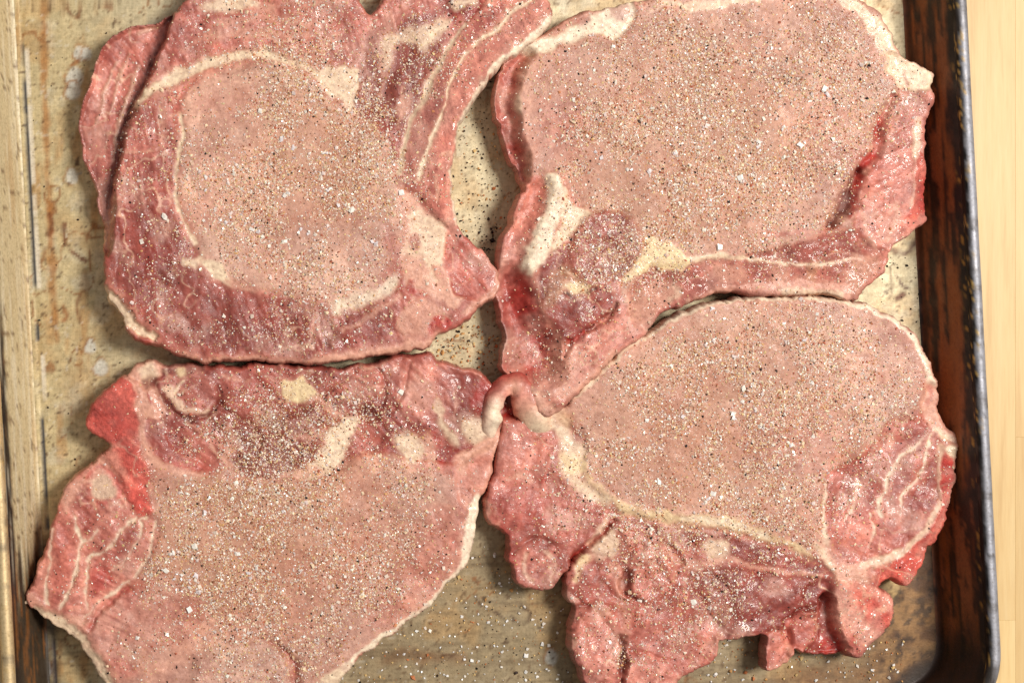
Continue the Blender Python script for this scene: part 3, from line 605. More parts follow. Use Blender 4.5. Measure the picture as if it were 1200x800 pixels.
def P3(p):
    p.R('192,432 222,426 260,424 300,424 380,426 430,424 460,416 500,412 530,428 560,440 575,455 590,480 586,510 560,532 535,545 500,540 460,536 428,530 400,552 350,562 290,566 262,556 236,548 200,520 180,470', 'musd', 'blade_muscle', soft=3, dz=-3)
    p.R('255,432 330,428 350,445 340,480 300,495 262,485', 'mus', soft=12, a=.6); p.R('300,500 360,480 385,510 372,540 320,552 280,545', 'pur', soft=8, a=.7)
    p.R('400,430 440,424 430,450 400,470 370,460 380,440', 'mus', soft=8, a=.7); p.R('425,430 465,420 470,440 440,470 425,460', 'mus', soft=6, a=.7)
    p.R('470,420 520,424 545,450 520,490 480,490 466,460', 'pink', soft=10, a=.8); p.R('510,436 555,440 572,460 560,480 530,470', 'musd', soft=6, a=.7); p.L('572,446 562,464 560,480', [6, 8, 3], 'red', soft=4, a=.7)
    p.R('424,474 436,474 446,490 432,496 420,486', 'deep', soft=5, a=.75, dz=-5); p.R('418,490 440,490 446,512 430,522 412,512', 'mus', soft=5, a=.8)
    p.R('332,444 352,444 368,456 372,468 358,472 340,472 332,462', 'faty', 'fat_pocket', soft=2.5); p.L('370,470 384,480 398,488', [4, 6, 4], 'fatp', soft=3, a=.9)
    p.L('346,512 366,512 376,505', 4, 'fatp', soft=4, a=.7)
    p.R('380,512 392,496 412,488 420,494 412,514 404,536 388,552 360,560 330,560 360,548 374,534', 'fat', 'fat_seam', soft=3)
    p.L('372,550 340,560 300,564 276,560', [5, 5, 3, 3], 'fatp', soft=4, a=.9); p.L('385,502 396,494', 1.5, 'red', a=.7, dz=-3)
    p.R('462,512 480,508 498,520 494,536 480,546 470,534', 'fat', soft=5, a=.85, name='fat_pocket'); p.R('496,512 508,510 514,540 504,548 498,530', 'fatp', soft=4, a=.8)
    p.L('512,468 518,495 530,512 536,520', [3, 4, 5, 3], 'fat', soft=3, a=.85); p.L('508,505 516,528 520,548', [3, 4, 3], 'red', soft=4, a=.6)
    p.R('540,490 565,492 575,505 568,520 545,515', 'fat', soft=6, a=.8)
    for s_, w_ in (('256,452 262,478 290,492 306,512 300,536', [2, 3, 2, 2]), ('300,498 340,490 372,474', [1, 2, 1.4]), ('376,470 392,456 410,440 424,428', [1, 1.6, 1]), ('440,428 452,450 446,480', [1.2, 2, 1.2]), ('480,424 474,450 462,480', [1, 2, 1])):
        p.L(s_, w_, 'deep', soft=4, a=.35, dz=-3)
    for s_ in ('300,436 320,445 330,470', '262,440 290,446', '480,440 500,450 512,470', '530,445 536,470 530,490'): p.L(s_, [1, 2, 1], 'fatp', soft=3, a=.6)
    # eye
    p.R('190,552 230,552 270,566 330,568 384,558 426,532 462,538 500,550 540,556 548,580 546,620 538,660 500,708 440,754 395,792 350,850 280,856 200,846 140,828 110,770 120,740 165,690 180,650 190,620 176,580', 'eye', 'eye_muscle', soft=8, dz=1, dsoft=8)
    p.R('500,600 535,600 535,660 500,700 450,740 430,720 480,670', 'pink', soft=14, a=.5)
    p.R('215,690 240,700 235,740 180,760 120,750 105,735 150,690 190,680', 'mus', soft=12, a=.55)
    p.R('110,735 150,690 160,700 140,740 160,790 120,780', 'pink', soft=8, a=.8)
    p.R('535,535 560,520 588,500 586,525 578,558 566,585 552,600 540,590 532,560', 'fatp', 'fat_edge', soft=3, dz=-2)
    p.R('545,550 575,530 574,560 556,590 545,580', 'pink', soft=6, a=.7); p.L('532,545 540,575 538,600 530,640', [4, 5, 4], 'red', soft=6, a=.35)
    p.L('560,588 554,606 551,630 546,650 536,668', [7, 7, 6.5, 6, 4], 'fatw', 'fat_edge', soft=2)
    p.L('537,668 520,688 500,707 470,731 440,753 410,776 396,792', [3.6, 2.8, 2.4, 2.4, 2.6, 4], 'fatw', 'fat_edge', soft=1.2)
    p.R('378,792 400,780 404,796 388,816 372,806', 'fat', soft=3)
    p.L('318,752 336,764 344,778 346,800 340,830', [1, 3, 4, 4], 'red', soft=4, dz=-8, a=.65, dsoft=6)
    p.R('230,770 300,752 336,776 338,830 240,850', 'eyep', soft=8, a=.7, dz=3, dsoft=6)
    # left panel of small muscles between white seams
    p.R('78,568 100,552 120,538 140,560 158,596 176,602 188,618 178,652 158,678 124,714 100,728 66,728 38,714 32,694 44,665 54,640 62,615', 'pink', 'tail_muscle', soft=2, dz=-2)
    p.R('86,606 98,600 108,618 98,634 92,660 80,690 68,712 58,706 60,660 66,625', 'mus', soft=4, a=.7)
    p.R('104,640 135,620 158,604 168,612 160,640 140,662 126,690 106,700 98,690', 'mus', soft=4, a=.85); p.R('106,670 130,664 136,680 120,694 106,690', 'red', soft=8, a=.6); p.R('150,612 162,612 152,640 136,646', 'pur', soft=6, a=.6)
    p.R('94,570 104,572 106,590 118,604 112,622 100,626 92,606 86,590', 'musd', soft=4, a=.7)
    for s_, w_ in (('62,620 58,648 54,680 56,708', [1.6, 1.4, 2, 3]), ('100,632 94,640 90,662 84,682 76,700 68,716', [2, 1.6, 2.4, 3, 2]), ('84,600 92,622 98,634 110,628 116,618', [1.2, 2, 1.6, 1]),
            ('104,658 108,652 122,644 136,628 150,612 158,604', [1.6, 2.4, 1.6, 1.4, 2]), ('104,660 98,690 100,712', 1.2), ('132,668 148,654 160,634 164,618 162,608 170,606', [1, 1.6, 1.4, 1.4, 2]),
            ('182,612 178,640 170,660 156,676 140,690 120,704 96,722', [3, 2.4, 3.4, 2, 2, 1.6, 1.4])): p.L(s_, np.atleast_1d(w_)*.68, 'fatw', 'fat_seam', soft=1.5, dz=-1.2, a=.8)
    p.L('150,688 130,706 112,722 104,734', [1.4, 2.4, 3, 2], 'red', soft=3, a=.8, dz=-4)
    p.R('70,576 96,556 118,540 128,552 112,566 100,566 88,584 76,600', 'fatp', soft=4, a=.8)
    p.R('108,560 124,558 136,572 134,584 118,588 110,580', 'cream', 'bone_core', soft=3); p.L('104,556 116,548 130,558 142,576 136,588 114,590', 2.4, 'boner', soft=3, a=.6)
    # fat border lower left
    p.L('36,700 52,720 72,728 96,728', [5, 8, 5], 'fatp', soft=3, a=.9)
    p.L('40,716 60,728 80,740 96,756 108,776 122,802 140,824', [3, 6, 8, 10, 11, 11], 'fat', 'fat_edge', soft=3, dz=-6, dsoft=8)
    # bone and gristle
    p.R('145,437 156,450 162,470 162,500 164,530 176,552 172,575 178,598 160,602 148,578 130,545 124,532 132,524 125,514 112,508 99,495 105,480 115,465 130,450', 'bone', 'bone', soft=2, dz=2)
    p.R('108,476 130,478 150,500 146,520 128,508 106,496', 'boner', soft=9, a=.55); p.R('150,520 165,545 150,560 140,540', 'boner', soft=8, a=.4); p.R('156,570 172,590 165,600 155,590', 'boner', soft=4, a=.6)
    p.R('124,520 140,530 150,560 140,560 122,540', 'fatp', soft=6, a=.5); p.L('146,438 156,450 162,470 164,500', [2, 3, 2], 'fatp', soft=2, a=.8)
    p.R('150,436 160,425 176,424 190,430 190,440 176,446 164,450 158,446', 'fatp', 'gristle', soft=2, dz=-4); p.R('168,428 184,432 182,442 168,444', 'fat', soft=4, a=.8)
    p.R('168,446 182,442 184,450 176,456 168,454', 'deep', soft=2, a=.7, dz=-5)
    p.L('165,455 170,470 172,490 168,512 174,534 192,548 230,554', [3, 7, 4, 2, 3, 5, 3], 'fatp', 'fat_seam', soft=2.5); p.R('170,462 184,456 196,478 188,492 174,494', 'fatp', soft=3, a=.9); p.L('174,462 178,470', 1.6, 'red', a=.8)
    p.R('172,490 186,494 202,486 220,492 246,508 258,528 270,548 250,556 220,550 196,544 180,532 172,512', 'mus', 'lean_pocket', soft=2, dz=-1)
    p.R('176,500 200,490 215,500 205,530 185,528', 'pur', soft=6, a=.5); p.L('220,492 240,510 254,530 268,545', [1.4, 1.4, 2, 3], 'fatp', soft=1.6, a=.9); p.L('182,534 205,546 240,552', 3, 'red', soft=4, a=.6); p.R('228,498 262,505 274,530 262,535 246,515', 'pink', soft=5, a=.6); p.L('268,500 272,520 262,540 280,556', [5, 6, 4], 'fatp', soft=4, a=.8)
    p.R('188,450 205,440 232,434 250,444 252,468 242,482 224,488 208,482 196,470 188,462', 'mus', 'round_muscle', soft=2, dz=3, dsoft=6)
    p.L('192,456 202,462 210,474 222,482 240,480', [3, 6, 5, 4, 2], 'cream', 'fat_seam', soft=2.5); p.L('206,462 212,446 216,440', [1.4, 1], 'fat', a=.9); p.L('210,462 228,450', 1, 'fatp', a=.7)
    p.L('188,466 202,482 222,490 244,484 256,470', 2, 'deep', soft=2.5, a=.6, dz=-4)
    p.R('206,432 214,430 218,438 208,440', 'faty', soft=2, a=.8); p.R('192,432 202,432 202,440 192,442', 'deep', soft=2, a=.7)
def P4(p):
    p.R('660,472 684,452 706,433 725,413 760,390 802,367 832,355 860,350 950,350 1000,353 1030,364 1060,382 1088,420 1097,450 1085,480 1062,486 1030,515 1000,545 985,560 975,590 975,630 950,640 900,625 850,612 800,605 760,600 722,592 700,575 685,550 690,525 676,500', 'eye', 'eye_muscle', soft=8, dz=2, dsoft=8)
    p.R('950,380 1030,372 1080,420 1085,470 1040,490 980,470', 'eyep', soft=26, a=.6); p.R('880,470 960,490 990,540 940,560 870,540', 'mus', soft=22, a=.5)
    p.L('666,470 684,453 706,434 725,414 742,402 760,391 780,379 803,368 832,356 862,351 900,350 950,352 998,355 1028,367 1056,384 1072,402 1084,424 1092,446 1095,465', [3, 5, 5, 4, 2.4, 2.4, 2.2, 2.6, 2.6, 2.6, 2.6, 3, 3.4], 'fatw', 'fat_edge', soft=1.4)
    p.R('1085,455 1096,450 1103,478 1112,498 1124,508 1126,520 1114,522 1100,510 1086,496 1078,482', 'fatp', 'fat_edge', soft=5, dz=-4); p.R('1094,505 1112,508 1118,518 1104,516', 'fat', soft=4, a=.8)
    p.L('1092,455 1090,470', 3, 'pink', soft=3, a=.7); p.R('1070,480 1085,485 1084,500 1068,496', 'pink', soft=4, a=.8)
    # right panel
    p.R('1060,488 1084,498 1100,512 1104,540 1100,590 1080,624 1050,650 1010,662 988,655 972,630 966,600 966,560 985,548 1010,535 1040,500', 'mus', 'flank_muscle', soft=3, dz=-2)
    p.R('1060,490 1080,498 1070,512 1040,530 1020,540 1014,530 1040,502', 'pink', soft=5, a=.8)
    p.R('1075,522 1082,530 1068,556 1048,584 1036,592 1044,560 1058,538', 'lil', soft=4, a=.6); p.R('1092,540 1100,560 1098,590 1078,600 1060,600 1080,570', 'musd', soft=5, a=.8)
    p.R('975,560 1000,545 1020,550 1010,590 1000,620 985,630 970,600', 'mus', soft=8, a=.6); p.R('985,600 1020,570 1050,610 1040,640 1000,650', 'pink', soft=12, a=.5)
    for s_, w_ in (('1088,508 1076,522 1062,534 1050,546 1044,558 1036,576 1030,590 1034,604', [1, 2, 2.8, 2.4, 2, 3, 2]), ('1092,510 1088,530 1082,552 1070,566 1058,582 1054,600', [1.4, 2.4, 2.2, 2, 1.6]), ('1008,566 1006,584 994,600 990,610', [2, 2, 1.4]), ('1022,600 1026,618 1018,640', [1, 1.6, 1]), ('968,560 964,600 968,640', [1.4, 2, 3])): p.L(s_, np.atleast_1d(w_)*.75, 'fatw', soft=1.6, a=.85, name='fat_seam' if len(s_) > 50 else None, dz=-1)
    p.L('1102,524 1103,560 1102,588 1092,608 1078,626 1060,642 1040,654 1012,664', [3, 2, 2.6, 3, 4, 5, 6], 'cream', 'fat_seam', soft=2)
    p.R('1106,530 1116,530 1120,545 1117,575 1113,588 1104,588 1103,560', 'boner', 'bone_edge', soft=2); p.L('1117,534 1118,560 1114,590', 1.6, 'fatp', soft=1.5, a=.8); p.R('1106,525 1118,522 1120,530 1108,532', 'fat', soft=2)
    p.R('1104,592 1113,592 1112,602 1102,622 1090,642 1080,662 1068,682 1060,686 1048,676 1036,682 1030,676 1050,656 1078,632 1094,612', 'bone', 'bone_edge', soft=2, a=.9); p.R('1048,660 1070,650 1076,664 1062,680 1050,672', 'boner', soft=5, a=.5); p.L('1108,598 1096,622 1078,650', [2, 3, 3], 'bonep', soft=3, a=.7)
    p.L('955,636 968,648 976,664 984,680', [5, 7, 6, 6], 'fatp', 'fat_seam', soft=2.5); p.L('956,636 966,650 976,668', 4, 'fat', soft=3, a=.7); p.R('980,664 1010,664 1026,670 1022,682 992,684 980,690', 'fatp', soft=3); p.R('1018,668 1034,662 1034,690 1022,692', 'red', soft=4, a=.45)
    # lower bone
    p.R('980,686 1000,680 1030,688 1034,694 1046,702 1048,716 1043,732 1030,748 1020,760 1008,771 996,766 986,748 980,722 976,700', 'bonep', 'bone', soft=2, dz=2)
    p.R('1000,690 1020,694 1034,712 1044,722 1034,740 1022,736 1010,716', 'bone', soft=6, a=.8); p.R('1024,724 1040,722 1036,738 1026,742', 'boner', soft=4, a=.6); p.L('1024,700 1030,710', 3, 'boner', soft=3, a=.6); p.L('1000,742 998,754 1006,764', 2.5, 'red', soft=3, a=.6)
    # fat line and lower muscles
    p.R('700,592 730,600 765,606 800,612 850,620 900,634 952,652 972,668 976,690 968,704 950,712 930,735 928,772 902,788 898,748 860,755 838,748 842,772 812,790 790,822 735,834 700,815 676,775 668,735 674,715 664,680 674,660 700,640 715,620', 'mus', 'belly_muscle', soft=3, dz=-3)
    p.R('760,616 800,616 850,626 910,644 950,660 962,672 900,664 850,652 800,636 778,630', 'musd', 'rib_meat', soft=4)
    p.R('765,614 800,618 790,640 770,640', 'pur', soft=6, a=.6)
    p.R('830,668 880,668 940,676 975,680 976,696 950,712 940,736 900,744 860,750 835,740 810,700', 'musd', 'rib_meat', soft=6, dz=-2); p.R('940,690 972,682 970,704 948,714', 'pur', soft=6, a=.8, dz=-4)
    p.L('680,550 700,575 724,592 760,602 800,606 850,612 900,628 930,640 950,648', [6, 7, 7, 6, 6, 7, 5, 4, 3], 'faty', 'fat_seam', soft=4, a=.9); p.L('800,606 850,612 900,628', 3, 'fatw', soft=2.5, a=.8)
    p.R('826,640 840,632 856,640 850,656 832,656', 'fat', soft=5, a=.75); p.L('785,648 800,662 826,662 850,655 880,662 920,668 962,674', [4, 5, 4, 3, 2.4, 2, 1.6], 'fatp', soft=3, a=.8)
    p.R('772,640 790,640 800,662 786,668 778,655', 'red', soft=6, a=.4, dz=-5)
    p.R('730,620 765,625 778,645 790,672 782,696 760,704 742,698 736,680 744,660 736,640', 'pink', soft=5, a=.6, dz=3); p.L('736,672 732,688 738,698 752,702', [4, 4, 2, 1], 'deep', soft=2.5, a=.7, dz=-7); p.L('742,640 752,640', 3.6, 'red', soft=3, a=.8, dz=-4)
    p.L('775,632 786,655 790,680', 2, 'fatp', soft=3, a=.7)
    p.R('708,624 722,622 720,648 704,650 692,646', 'fat', soft=6, a=.75); p.L('674,680 680,664 690,652', [3, 4, 3], 'faty', soft=3, a=.85); p.R('715,660 728,664 732,700 740,730 732,750 726,715', 'fatp', soft=5, a=.55)
    p.R('680,722 700,712 720,720 728,745 728,780 710,800 690,790 674,760', 'pink', soft=6, a=.6, dz=3); p.R('695,715 712,712 716,722 704,726', 'fatp', soft=4, a=.8); p.L('668,712 690,712', 2.4, 'deep', soft=2, a=.5, dz=-4)
    p.L('730,750 731,780 728,830', [2.4, 3, 4], 'deep', soft=2, a=.85, dz=-9); p.L('740,764 765,768 775,772', 2, 'red', soft=2, a=.6, dz=-3)
    p.R('735,776 760,768 785,780 790,820 735,830', 'pink', soft=6, a=.7, dz=2)
    p.R('780,700 830,700 840,760 800,780 770,760', 'mus', soft=12, a=.6); p.L('815,770 835,745', 5, 'pink', soft=6, a=.6)
    p.R('922,730 935,722 958,720 962,748 944,762 926,756', 'mus', 'loose_lump', soft=2, dz=-10, dsoft=5); p.L('920,730 940,716 962,712', 3, 'deep', soft=3, a=.8, dz=-8)
    p.R('962,704 978,700 984,740 994,766 972,770 944,766 960,748', 'musd', 'side_muscle', soft=2.5, dz=-22, dsoft=5); p.R('972,750 992,760 985,770 965,768', 'red', soft=4, a=.6)
    p.R('900,742 926,738 930,764 916,782 902,786', 'pink', soft=3, a=.8, dz=-8, dsoft=5); p.L('926,756 926,772 904,786', 3, 'fatp', soft=3, a=.7)
    for s_, w_ in (('772,636 768,660 790,690', [2, 3, 2]), ('664,690 690,712 720,716', [1.5, 3, 2]), ('726,700 712,690 700,660', [1.5, 3, 1.5]), ('790,690 820,700 846,740', [1, 2.4, 2]), ('700,720 716,738 730,752', [1, 2, 3]), ('830,672 860,700 850,748', [1, 2, 1])):
        p.L(s_, w_, 'deep', soft=4, a=.3, dz=-3.5, dsoft=7)
    # left lobe
    p.R('592,490 606,478 632,476 652,484 670,500 690,520 684,548 700,575 722,592 720,614 700,634 674,656 660,675 645,690 625,692 608,682 602,662 596,652 600,638 590,620 574,612 570,598 572,572 578,552 584,528', 'mus', 'ragged_lobe', soft=3, dz=-2)
    p.R('592,500 620,500 650,520 650,560 620,575 590,560', 'pink', soft=12, a=.7); p.R('605,600 640,570 690,590 680,630 650,650 615,640', 'mus', soft=10, a=.6); p.R('575,585 592,580 594,606 578,610', 'musd', soft=6, a=.7)
    p.R('618,472 640,470 656,478 668,496 674,516 690,530 684,552 700,572 720,588 700,592 674,572 658,556 662,530 650,505 634,500 624,486', 'fat', 'fat_seam', soft=5, a=.9); p.R('655,530 680,538 684,552 664,556', 'faty', soft=5, a=.8); p.R('650,486 668,484 672,500 656,500', 'tan', soft=3, a=.6)
    p.R('632,470 640,462 640,476', 'red', soft=2, a=.6); p.L('640,556 634,562 644,572', 3, 'red', soft=3, a=.7)
    p.R('586,456 612,454 630,470 626,486 604,492 588,486', 'red', soft=4, a=.95, dz=-20, dsoft=6); p.R('596,460 610,466 612,476 598,478', 'deep', soft=3, a=.9, dz=-5)
    p.R('608,648 626,644 646,650 652,668 636,686 616,684', 'pink', soft=4, a=.6); p.L('618,652 616,670 626,680', 2, 'cream', soft=2.5, a=.7); p.L('640,648 650,660 646,676', 1.6, 'cream', soft=2, a=.7)
    p.L('604,648 626,632 652,640', [1, 2.4, 1], 'deep', soft=3, a=.4, dz=-5, dsoft=6)
    p.L('574,600 590,618 598,638 602,656', 3, 'red', soft=4, a=.5)
    p.L('596,560 610,556 624,564', [2, 3, 2], 'fatp', soft=3, a=.7)
    p.L('722,612 704,630 684,645 670,660', [1.6, 2, 2.6, 3], 'red', soft=2, a=.9, dz=-12, dsoft=4); p.L('712,606 704,622 690,640', [3, 4, 2], 'cream', soft=2.5, a=.8)

O1 = '207,10 185,22 160,26 140,34 125,47 113,70 104,95 95,120 91,145 94,170 100,195 110,215 114,240 120,275 122,310 125,335 130,350 145,372 157,395 172,403 190,405 205,415 222,421 260,423 300,422 330,424 380,425 420,422 450,414 480,410 500,407 512,392 530,388 545,378 562,358 580,345 586,330 580,312 570,297 555,285 540,268 534,250 530,225 530,200 529,185 535,160 542,138 555,115 572,92 590,73 610,58 632,42 647,25 648,8 640,-10 628,-28 600,-40 540,-30 490,-28 458,-12 446,4 432,15 424,4 419,-12 410,-30 380,-42 300,-46 250,-36 226,-8'
O2 = '583,96 592,76 604,64 622,50 650,32 680,18 710,8 735,4 760,2 790,-7 850,-15 930,-17 990,-9 1020,5 1035,20 1045,40 1055,60 1064,71 1080,77 1098,88 1092,100 1095,115 1090,140 1086,170 1085,200 1084,240 1084,257 1074,266 1063,278 1050,285 1043,300 1036,315 1025,327 1015,340 1004,350 985,349 960,344 930,346 890,346 870,344 850,343 830,346 815,353 800,360 775,370 757,388 743,399 726,412 706,433 685,452 667,471 652,482 636,484 627,470 619,455 606,442 592,432 590,415 595,395 588,370 583,340 583,312 590,285 600,262 606,240 613,222 611,206 603,190 597,170 588,145 582,120'
O3 = '150,437 160,427 175,425 188,430 200,430 222,428 260,429 300,428 380,431 430,427 460,418 500,414 520,424 545,431 565,439 577,452 586,470 590,484 587,505 582,530 577,555 568,577 562,590 558,612 553,640 546,660 534,672 520,690 500,710 470,735 440,757 412,780 400,797 385,818 350,842 280,852 200,842 150,822 119,800 108,780 98,760 86,749 74,741 58,731 44,721 34,710 31,698 38,682 46,662 55,638 62,615 70,590 78,568 100,550 120,535 129,524 124,515 112,508 100,495 105,480 115,465 130,450 142,438'
O4 = '664,474 684,452 707,433 726,413 744,401 759,391 780,378 803,367 833,355 860,350 900,349 950,350 1000,353 1030,364 1060,382 1075,397 1088,420 1097,442 1100,460 1103,480 1110,498 1120,507 1125,520 1120,535 1119,555 1116,580 1112,600 1103,620 1090,640 1080,660 1068,680 1061,685 1050,676 1036,680 1034,691 1045,700 1048,715 1043,730 1030,748 1020,760 1008,770 996,766 975,769 950,766 934,760 929,770 916,781 902,786 899,770 899,746 880,748 860,752 843,752 842,770 815,785 797,802 790,822 740,834 705,818 690,801 680,782 672,765 671,735 675,716 667,700 664,682 671,664 688,648 672,658 660,675 645,689 625,691 608,681 602,662 597,654 600,640 590,621 575,612 572,600 573,575 580,555 585,530 588,507 590,488 592,468 600,459 612,464 620,474 630,486 648,484'
G = lambda x, y, s: lambda X, Y: np.exp(-((X-x)**2+(Y-y)**2)/(2*s*s))
def dens(base, *gs):
    def f(X, Y):
        d = np.full(X.shape, base)
        for x, y, s, a in gs: d += a*np.exp(-((X-x)**2+(Y-y)**2)/(2*s*s))
        return d
    return f
r1, c1 = chop('raw pork chop with a long curved rib and a thin flap folded out', O1, 58, 'mus', 'body', P1,
    dens(.16, (400, 190, 70, .5), (330, 130, 80, .3), (375, 220, 40, .35), (400, 60, 60, .4), (260, 330, 90, .25), (470, 100, 40, .25), (110, 130, 45, -.12)), 100, True)
r2, c2 = chop('raw pork chop with a deep red cut and a thick pale roll of fat', O2, 58, 'eye', 'eye_muscle', P2,
    dens(.22, (830, 185, 55, .6), (810, 190, 75, .6), (880, 90, 120, .35), (740, 220, 60, .5), (690, 310, 40, .4), (1060, 200, 50, -.12), (610, 340, 50, -.16), (620, 120, 40, -.12)), 200, False)
r3, c3 = chop('raw pork chop with a red backbone corner beside small muscles seamed with white fat', O3, 50, 'pink', 'body', P3,
    dens(.14, (235, 650, 45, .6), (310, 600, 60, .4), (240, 640, 60, .3), (340, 600, 100, .45), (340, 500, 70, .25), (90, 640, 50, -.08), (460, 680, 90, .12)), 300, True)
r4, c4 = chop('raw pork chop with ragged lobes and a pink bone knob near the burnt pan corner', O4, 50, 'mus', 'body', P4,
    dens(.2, (840, 485, 50, .6), (830, 490, 80, .6), (760, 520, 60, .45), (900, 440, 110, .3), (790, 690, 80, .25), (1070, 570, 50, -.12), (600, 520, 40, -.05)), 400, True)

# curled strip of fat standing up at the right end of the lower left chop, and a splinter of fat
def tube(name, pts, rad, cols, parent, c0, k, T, mat, flat=.75, inner=False):
    p = smooth(np.array(pts, float), False, 9); n = len(p); r = np.interp(np.linspace(0, 1, n), np.linspace(0, 1, len(rad)), rad)
    cc = np.stack([np.interp(np.linspace(0, 1, n), np.linspace(0, 1, len(cols)), [COL[c][q] for c in cols]) for q in range(3)], 1)
    tn = np.gradient(p, axis=0); tn /= np.linalg.norm(tn, axis=1)[:, None]; V = []; K = []; NS = 22
    for i in range(n):
        s_ = np.cross(tn[i], (0, 0, 1)); s_ /= np.linalg.norm(s_)+1e-9; u_ = np.cross(s_, tn[i])
        for j in range(NS):
            a = 2*math.pi*j/NS; w_ = 1+.3*(vnoise(np.array([i*1.6]), np.array([abs(j-NS/2)*1.7]), 7, 9)[0]-.5)
            V.append(p[i]+r[i]*w_*(s_*math.cos(a)*flat+u_*math.sin(a))); 
            hole = max(0, (math.cos(a) if inner else 0))**.8*.9*min(1, math.sin(math.pi*i/(n-1))*1.3); K.append(cc[i]+(COL['red']-cc[i])*hole)
    V.append(p[0]); V.append(p[-1]); K += [cc[0], cc[-1]]
    V = np.array(V); V += 2.4*np.stack([vnoise(V[:, 0]+V[:, 2], V[:, 1], 9, q)-.5 for q in (141, 142, 143)], 1)+1.2*np.stack([vnoise(V[:, 0]+V[:, 2], V[:, 1], 4, q)-.5 for q in (144, 145, 146)], 1); f = [(i*NS+j, i*NS+(j+1) % NS, (i+1)*NS+(j+1) % NS, (i+1)*NS+j) for i in range(n-1) for j in range(NS)]
    f += [(n*NS, (j+1) % NS, j, j) for j in range(0)]
    x = NX+(V[:, 0]-NX)*k; y = NY+(V[:, 1]-NY)*k
    V2 = np.stack([(x-c0[0])*S, -(y-c0[1])*S, V[:, 2]*S], 1)
    K = np.array(K)*np.exp(.5*(vnoise(V[:, 0], V[:, 1]+V[:, 2], 6, 147)-.5))[:, None]
    return link(name, mesh_np(name, V2, np.array(f), K, mat=mat), parent)
k3 = 1-50/H
tube('fat_curl', [(578, 520, 20), (576, 498, 38), (577, 477, 46), (586, 458, 47), (599, 450, 46), (612, 456, 42), (621, 471, 38), (630, 488, 33), (644, 508, 20)],
     [12, 14, 13.5, 13, 14, 18, 20, 22, 22], ['fatp', 'fatw', 'fatw', 'bonep', 'fatp', 'bonep', 'fatp', 'fat', 'fat'], r3, c3, k3, 50, M_fat, .95, True)
tube('fat_splinter', [(18, 718, 34), (24, 712, 38), (33, 704, 40), (42, 697, 38)], [.3, 2.5, 5.5, 5], ['fatw', 'fatw', 'fat', 'fat'], r3, c3, k3, 50, M_fat)

# ------------------------------------------------------------------ seasoning
OCT = np.array([(1, 0, 0), (-1, 0, 0), (0, 1, 0), (0, -1, 0), (0, 0, 1), (0, 0, -1)], float)
OF = np.array([(0, 2, 4), (2, 1, 4), (1, 3, 4), (3, 0, 4), (2, 0, 5), (1, 2, 5), (3, 1, 5), (0, 3, 5)])
CUB = np.array([(-1, -1, -1), (1, -1, -1), (1, 1, -1), (-1, 1, -1), (-1, -1, 1), (1, -1, 1), (1, 1, 1), (-1, 1, 1)], float)*.72
CF = np.array([(0, 3, 2), (0, 2, 1), (4, 5, 6), (4, 6, 7), (0, 1, 5), (0, 5, 4), (1, 2, 6), (1, 6, 5), (2, 3, 7), (2, 7, 6), (3, 0, 4), (3, 4, 7)])
def rotm(n):
    q = rng.normal(size=(n, 4)); q /= np.linalg.norm(q, axis=1)[:, None]; w, x, y, z = q.T
    return np.stack([np.stack([1-2*(y*y+z*z), 2*(x*y-z*w), 2*(x*z+y*w)], 1), np.stack([2*(x*y+z*w), 1-2*(x*x+z*z), 2*(y*z-x*w)], 1), np.stack([2*(x*z-y*w), 2*(y*z+x*w), 1-2*(x*x+y*y)], 1)], 1)
def grains(pos, size, col, tmpl, tf, jit=.35, asp=.7):
    n = len(pos); v = tmpl[None]*(1+jit*(rng.random((n, len(tmpl), 1))-.5)*2)+rng.normal(0, jit*.3, (n, len(tmpl), 3))
    v *= 1+asp*(rng.random((n, 1, 3))-.6)
    v = np.einsum('nij,nkj->nki', rotm(n), v)*size[:, None, None]
    v[:, :, 2] *= .7; v += pos[:, None]; f = tf[None]+(np.arange(n)*len(tmpl))[:, None, None]
    return v.reshape(-1, 3), f.reshape(-1, 3), np.repeat(col, len(tmpl), 0)
def place(sf, x, y, lift):
    i = np.clip(np.round((x-sf['xs'][0])/HG).astype(int), 0, len(sf['xs'])-1); j = np.clip(np.round((y-sf['ys'][0])/HG).astype(int), 0, len(sf['ys'])-1)
    z = sf['Z'][i, j]+lift; k = sf['k']; qx = NX+(x-NX)*k; qy = NY+(y-NY)*k
    return np.stack([(qx-600)*S, (400-qy)*S, (z+.4)*S], 1)
def sample(sf, n, pw=1.0, edge=2.5):
    x0, x1 = sf['xs'][0], sf['xs'][-1]; y0, y1 = max(sf['ys'][0], -30), min(sf['ys'][-1], 830)
    x = rng.uniform(x0, x1, n); y = rng.uniform(y0, y1, n)
    i = np.clip(np.round((x-x0)/HG).astype(int), 0, len(sf['xs'])-1); j = np.clip(np.round((y-sf['ys'][0])/HG).astype(int), 0, len(sf['ys'])-1)
    d = np.clip(sf['dens'](x, y)**1.45*1.5, .015, 1)*(.1+1.9*sstep(.55*fbm(x, y, 70, 91, 2)+.45*fbm(x, y, 22, 95, 2), .32, .7)); d *= .3+.7*sstep(sf['sd'][i, j], 6, 45); d *= (1-.75*sf['fat'][i, j])*(1-.4*sf['rough'][i, j])
    ok = (sf['sd'][i, j] > edge) & (rng.random(n) < d**pw)
    return x[ok], y[ok]
parts = {'salt': [], 'spice': [], 'pep': []}
def pal(cols, n, jit=.12):
    c = np.array([lin(c) for c in cols])[rng.integers(0, len(cols), n)]; return c*(1+jit*rng.normal(size=(n, 1)))
